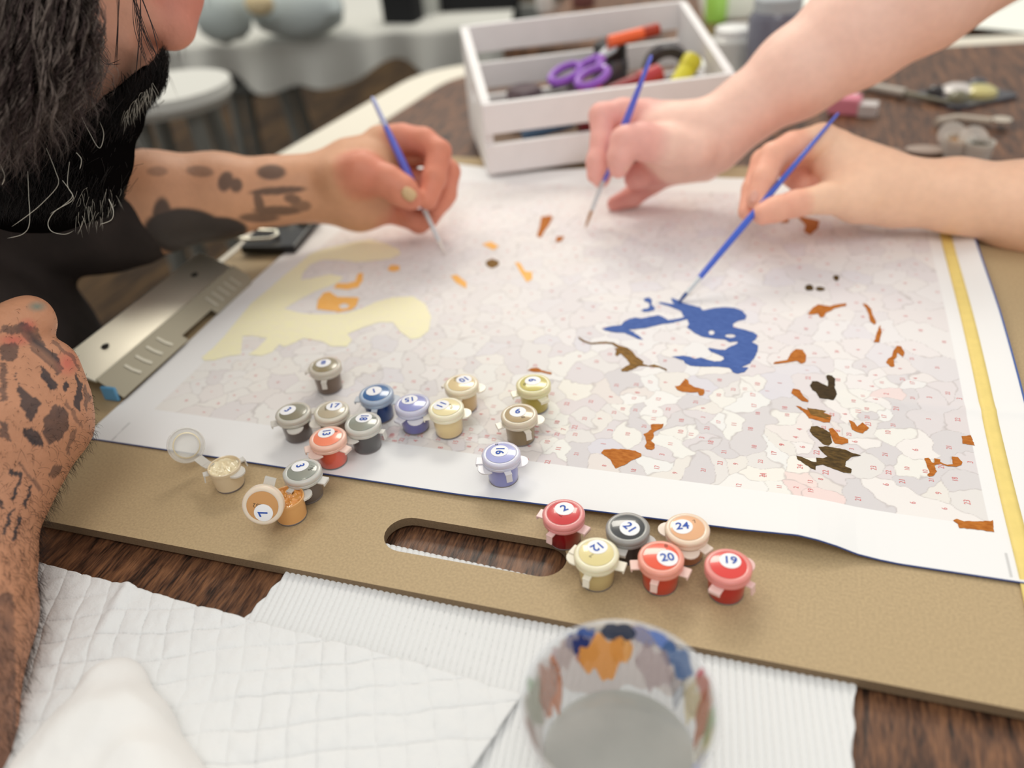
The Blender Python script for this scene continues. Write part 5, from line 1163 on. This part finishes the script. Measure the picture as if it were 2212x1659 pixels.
def blob(name, label, cat, px, py, d, s, c, rough=.7):
    p = atd(px, py, d); V, Fc = [], []
    o = MB(); n = 20; pr = [(.001, -1), (.55, -.9), (.85, -.6), (1, -.1), (.95, .4), (.7, .8), (.3, .97), (.001, 1)]
    o.lathe([(a, b) for a, b in pr], n, cap=False); o.v = [(x*s[0]*(1+.12*noise.noise(Vector((x*2, y*2, z*2+px)))), y*s[1], z*s[2]*(1+.15*noise.noise(Vector((x*2+5, y*2, z*2))))) for x, y, z in o.v]
    q = o.build(name, mat(name+'_stuff', c, rough)); q.location = p; tag(q, label, cat); return q
r = thing('monitor', 'black screen with a white frame standing far behind the crate', 'monitor', tuple(atd(1040, 50, 1.75)), D(8)); r.location.z = atd(1040, 50, 1.75)[2]-.10
pbox('screen', m_blackp, r, (.0, 0, .06), (.165, .02, .20)); pbox('side_frame', mat('white_frame', (196, 198, 192), .6), r, (-.105, -.002, .04), (.035, .028, .30))
pbox('stand', mat('grey_stand', (128, 130, 126), .6), r, (.12, .01, .05), (.08, .03, .16)); pbox('foot', m_gm, r, (0, .02, -.10), (.2, .12, .02))
p = atd(870, 22, 1.70); q = pbox('backpack', m_blackp, None, (0, 0, 0), (.075, .06, .11), 0, .012); q.location = p; tag(q, 'small black bag lying on the far draped cloth', 'bag')
blob('bundled_cloth', 'pale bundled cloth heaped at the left of the far side table', 'cloth', 640, 15, 1.62, (.10, .07, .055), (188, 198, 198))
blob('plastic_bag', 'crumpled grey-white plastic bag beside the nose of the man', 'bag', 480, 30, 1.55, (.055, .05, .05), (176, 186, 184), .35)
blob('pale_pouch', 'small cream pouch on top of the crumpled plastic bag', 'pouch', 560, 8, 1.5, (.028, .02, .02), (206, 188, 150))
# stools
def stool(px, py, d, label, seat=(200, 200, 194), s=.15):
    p = atd(px, py, d); r = thing('stool', label, 'stool', (p[0], p[1], FZ), D(20)); h_ = p[2]-FZ; m_ = mat('stool_plastic', seat, .5); mt_ = mat('stool_tube', (120, 120, 114), .45, .3)
    MB().lathe([(.01, h_-.03), (s*.9, h_-.028), (s, h_-.015), (s*.98, h_), (.01, h_+.002)], 36).build('seat', m_, r)
    for a in (45, 135, 225, 315):
        c_, s_ = math.cos(D(a)), math.sin(D(a)); MB().tube([(c_*s*.6, s_*s*.6, h_-.03), (c_*s*1.1, s_*s*1.1, 0)], .013, 10).build('leg', mt_, r)
    MB().tube([(math.cos(t)*s*.92, math.sin(t)*s*.92, h_*.4) for t in np.linspace(0, 2*math.pi, 24)], .008, 8).build('foot_ring', mt_, r)
    return r
stool(360, 185, 1.25, 'pale plastic stool behind the beard', s=.095)
stool(560, 150, 1.9, 'dim grey stool under the far side table', (90, 92, 88), .13)
# white and coloured things on the right behind the crate
def on_table(px, py, zz=TZ): return at(px, py, zz)
def jar(px, py, label, hgt, rad, bc, lc_, cat='jar', nm='jar', alpha=1):
    p = on_table(px, py); r = thing(nm, label, cat, (p[0], p[1], TZ), 0)
    MB().lathe([(rad*.92, 0), (rad, hgt*.08), (rad, hgt*.80), (rad*.8, hgt*.88)], 28).build('jar_body', mat('jar_body', bc, .3, coat=.4), r)
    MB().lathe([(rad*.84, hgt*.86), (rad*.84, hgt*.98), (rad*.78, hgt)], 28).build('jar_lid', mat('jar_lid', lc_, .4), r)
    return r
jar(1662, 205, 'slate blue jar with grey lid beside the pale raised arm', .115, .033, (104, 104, 118), (176, 182, 186))
jar(1578, 180, 'small white jar just right of the crate', .07, .028, (206, 206, 202), (230, 230, 228))
jar(1545, 45, 'bright green bottle standing behind the crate', .11, .018, (168, 222, 96), (190, 232, 130), 'bottle', 'bottle')
jar(1700, 20, 'amber bottle at the top beside the raised arm', .10, .024, (150, 106, 44), (190, 160, 110), 'bottle', 'bottle')
jar(1260, 12, 'small dark pink pot standing far behind the crate', .03, .022, (120, 78, 76), (150, 100, 96), 'pot', 'pot')
jar(1178, 25, 'small white pot standing far behind the crate', .035, .016, (226, 222, 218), (236, 234, 230), 'pot', 'pot')
m_pw = mat('paper_white', (242, 244, 236), .7)
for (a, b, w_, d_, h_, rz_, lb) in ((1690, 150, .16, .42, .004, 4, 'large white paper sheet under the slate blue jar beside the crate'), (1640, 30, .20, .16, .05, 10, 'white flat box behind the raised arm'), (1560, 150, .12, .16, .012, 0, 'pale paper pad beside the right end of the crate'), (1770, 75, .10, .12, .04, 25, 'second white box partly hidden by the raised arm')):
    p = on_table(a, b); q = pbox('white_box' if h_ > .02 else 'paper_pad', m_pw, None, (0, 0, 0), (w_, d_, h_), D(rz_), .002); q.location = (p[0], p[1]+.05, TZ+h_/2+(.0)); tag(q, lb, 'box' if h_ > .02 else 'paper')
p = on_table(2195, 25); q = pbox('paper_sheet', m_pw, None, (0, 0, 0), (.20, .26, .001), D(-28), 0); q.location = (p[0]+.07, p[1]-.03, TZ+.001); tag(q, 'white paper sheet at the top right corner on the far table', 'paper')
# palette with paint and loose caps on the right
p = on_table(2085, 210); pal = thing('paint_palette', 'dark tray holding smeared white and yellow paint, right side of the table', 'palette', (p[0], p[1], TZ), D(35))
MB().prism(rounded([(-.045, -.035), (.045, -.035), (.045, .035), (-.045, .035)], .01), 0, .004).build('tray', mat('dark_tray', (62, 62, 72), .3, coat=.5), pal, smooth=False)
for k, (x, y, s_, c_) in enumerate(((-.005, .008, .020, (214, 208, 204)), (.012, -.008, .019, (206, 196, 130)), (-.022, -.012, .012, (120, 116, 90)), (.028, .014, .012, (60, 66, 78)), (-.028, .018, .010, (40, 36, 40)))):
    MB().lathe([(s_, .004), (s_*.95, .009), (s_*.6, .013), (.001, .014)], 18, c=(x, y, 0)).build('paint_blob', mat('paint_blob', c_, .3, coat=.4), pal)
a_ = on_table(1868, 196)+np.array([0, 0, .006]); b_ = on_table(2045, 232)+np.array([0, 0, .006])
r = thing('palette_knife', 'long greyish plastic palette knife on the table beside the dark tray', 'palette knife', tuple(a_)); MB().tube([(0, 0, 0), tuple((b_-a_)*.5)], [.005, .006], 10).build('handle', mat('grey_handle', (176, 168, 158), .4), r); MB().tube([tuple((b_-a_)*.48), tuple(b_-a_)], [.004, .002], 8).build('blade', mat('dull_blade', (122, 118, 100), .4), r)
a_ = on_table(2020, 275)+np.array([0, 0, .006]); b_ = on_table(2160, 275)+np.array([0, 0, .006]); mid = (a_+b_)/2+np.array([-.01, .012, 0])
r = thing('plastic_spoon', 'pale curved plastic spoon lying in front of the dark tray', 'spoon', tuple(a_)); MB().tube([(0, 0, 0), tuple((mid-a_)), tuple((b_-a_)*.85)], .0042, 10).build('handle', mat('pale_plastic', (196, 186, 172), .4), r); MB().lathe([(.001, -.002), (.009, 0), (.010, .003), (.001, .004)], 16, c=tuple(b_-a_)).build('bowl', mat('pale_plastic', (196, 186, 172), .4), r)
p = on_table(1838, 245); r = thing('eraser', 'pink eraser with a white sleeve at the top end of the bright blue brush', 'eraser', (p[0], p[1], TZ), D(-10))
pbox('rubber', mat('pink_rubber', (222, 138, 156), .6), r, (-.008, 0, .010), (.034, .024, .020), 0, .003); pbox('paper_sleeve', mat('white_sleeve', (206, 200, 198), .6), r, (.018, -.002, .007), (.020, .020, .014), 0, .001)
for (a, b, c_, lb, tl) in ((2062, 338, (186, 132, 56), 'open clear pot of amber paint at the right of the table', 55), (2108, 348, (66, 58, 34), 'open pot of very dark paint beside the amber one', 40)):
    p = on_table(a, b); r = thing('paint_pot', lb, 'paint pot', (p[0], p[1], TZ), 0); MB().lathe([(.011, 0), (.013, .016), (.0135, .020), (.0125, .020), (.012, .015)], 28, cap=False).build('pot_body', m_milky, r); ripple(MB(), .012, z=.014, seed=a).build('wet_paint', mat('wet_paint', c_, .2, coat=.6), r)
    lc = np.array([-.004, .016, .016]); MB().lathe([(.0135, -.001), (.0135, .0015), (.010, .002), (.001, .002)], 28, a=lc, b=lc+np.array([0, -.7, .6]), cap=False).build('lid', m_milky, r)
for (a, b, lb) in ((1905, 335, 'crumpled clear wrapper scrap above the right wrist'), (2000, 330, 'small pale scrap on the table behind the right forearm')):
    blob('wrapper_scrap', lb, 'scrap', a, b, .90, (.02, .012, .003), (170, 152, 140), .4).location = tuple(on_table(a, b)+np.array([0, 0, .003]))
# cardboard-coloured box far behind
p = at(1180, -30, TZ); q = pbox('cardboard_box', mat('dusty_pink_card', (186, 160, 144), .8), None, (0, 0, 0), (.30, .2, .05), D(8), .002); q.location = (p[0]+.02, p[1]+.10, TZ+.025); tag(q, 'pinkish brown flat box on the far table above the crate', 'box')
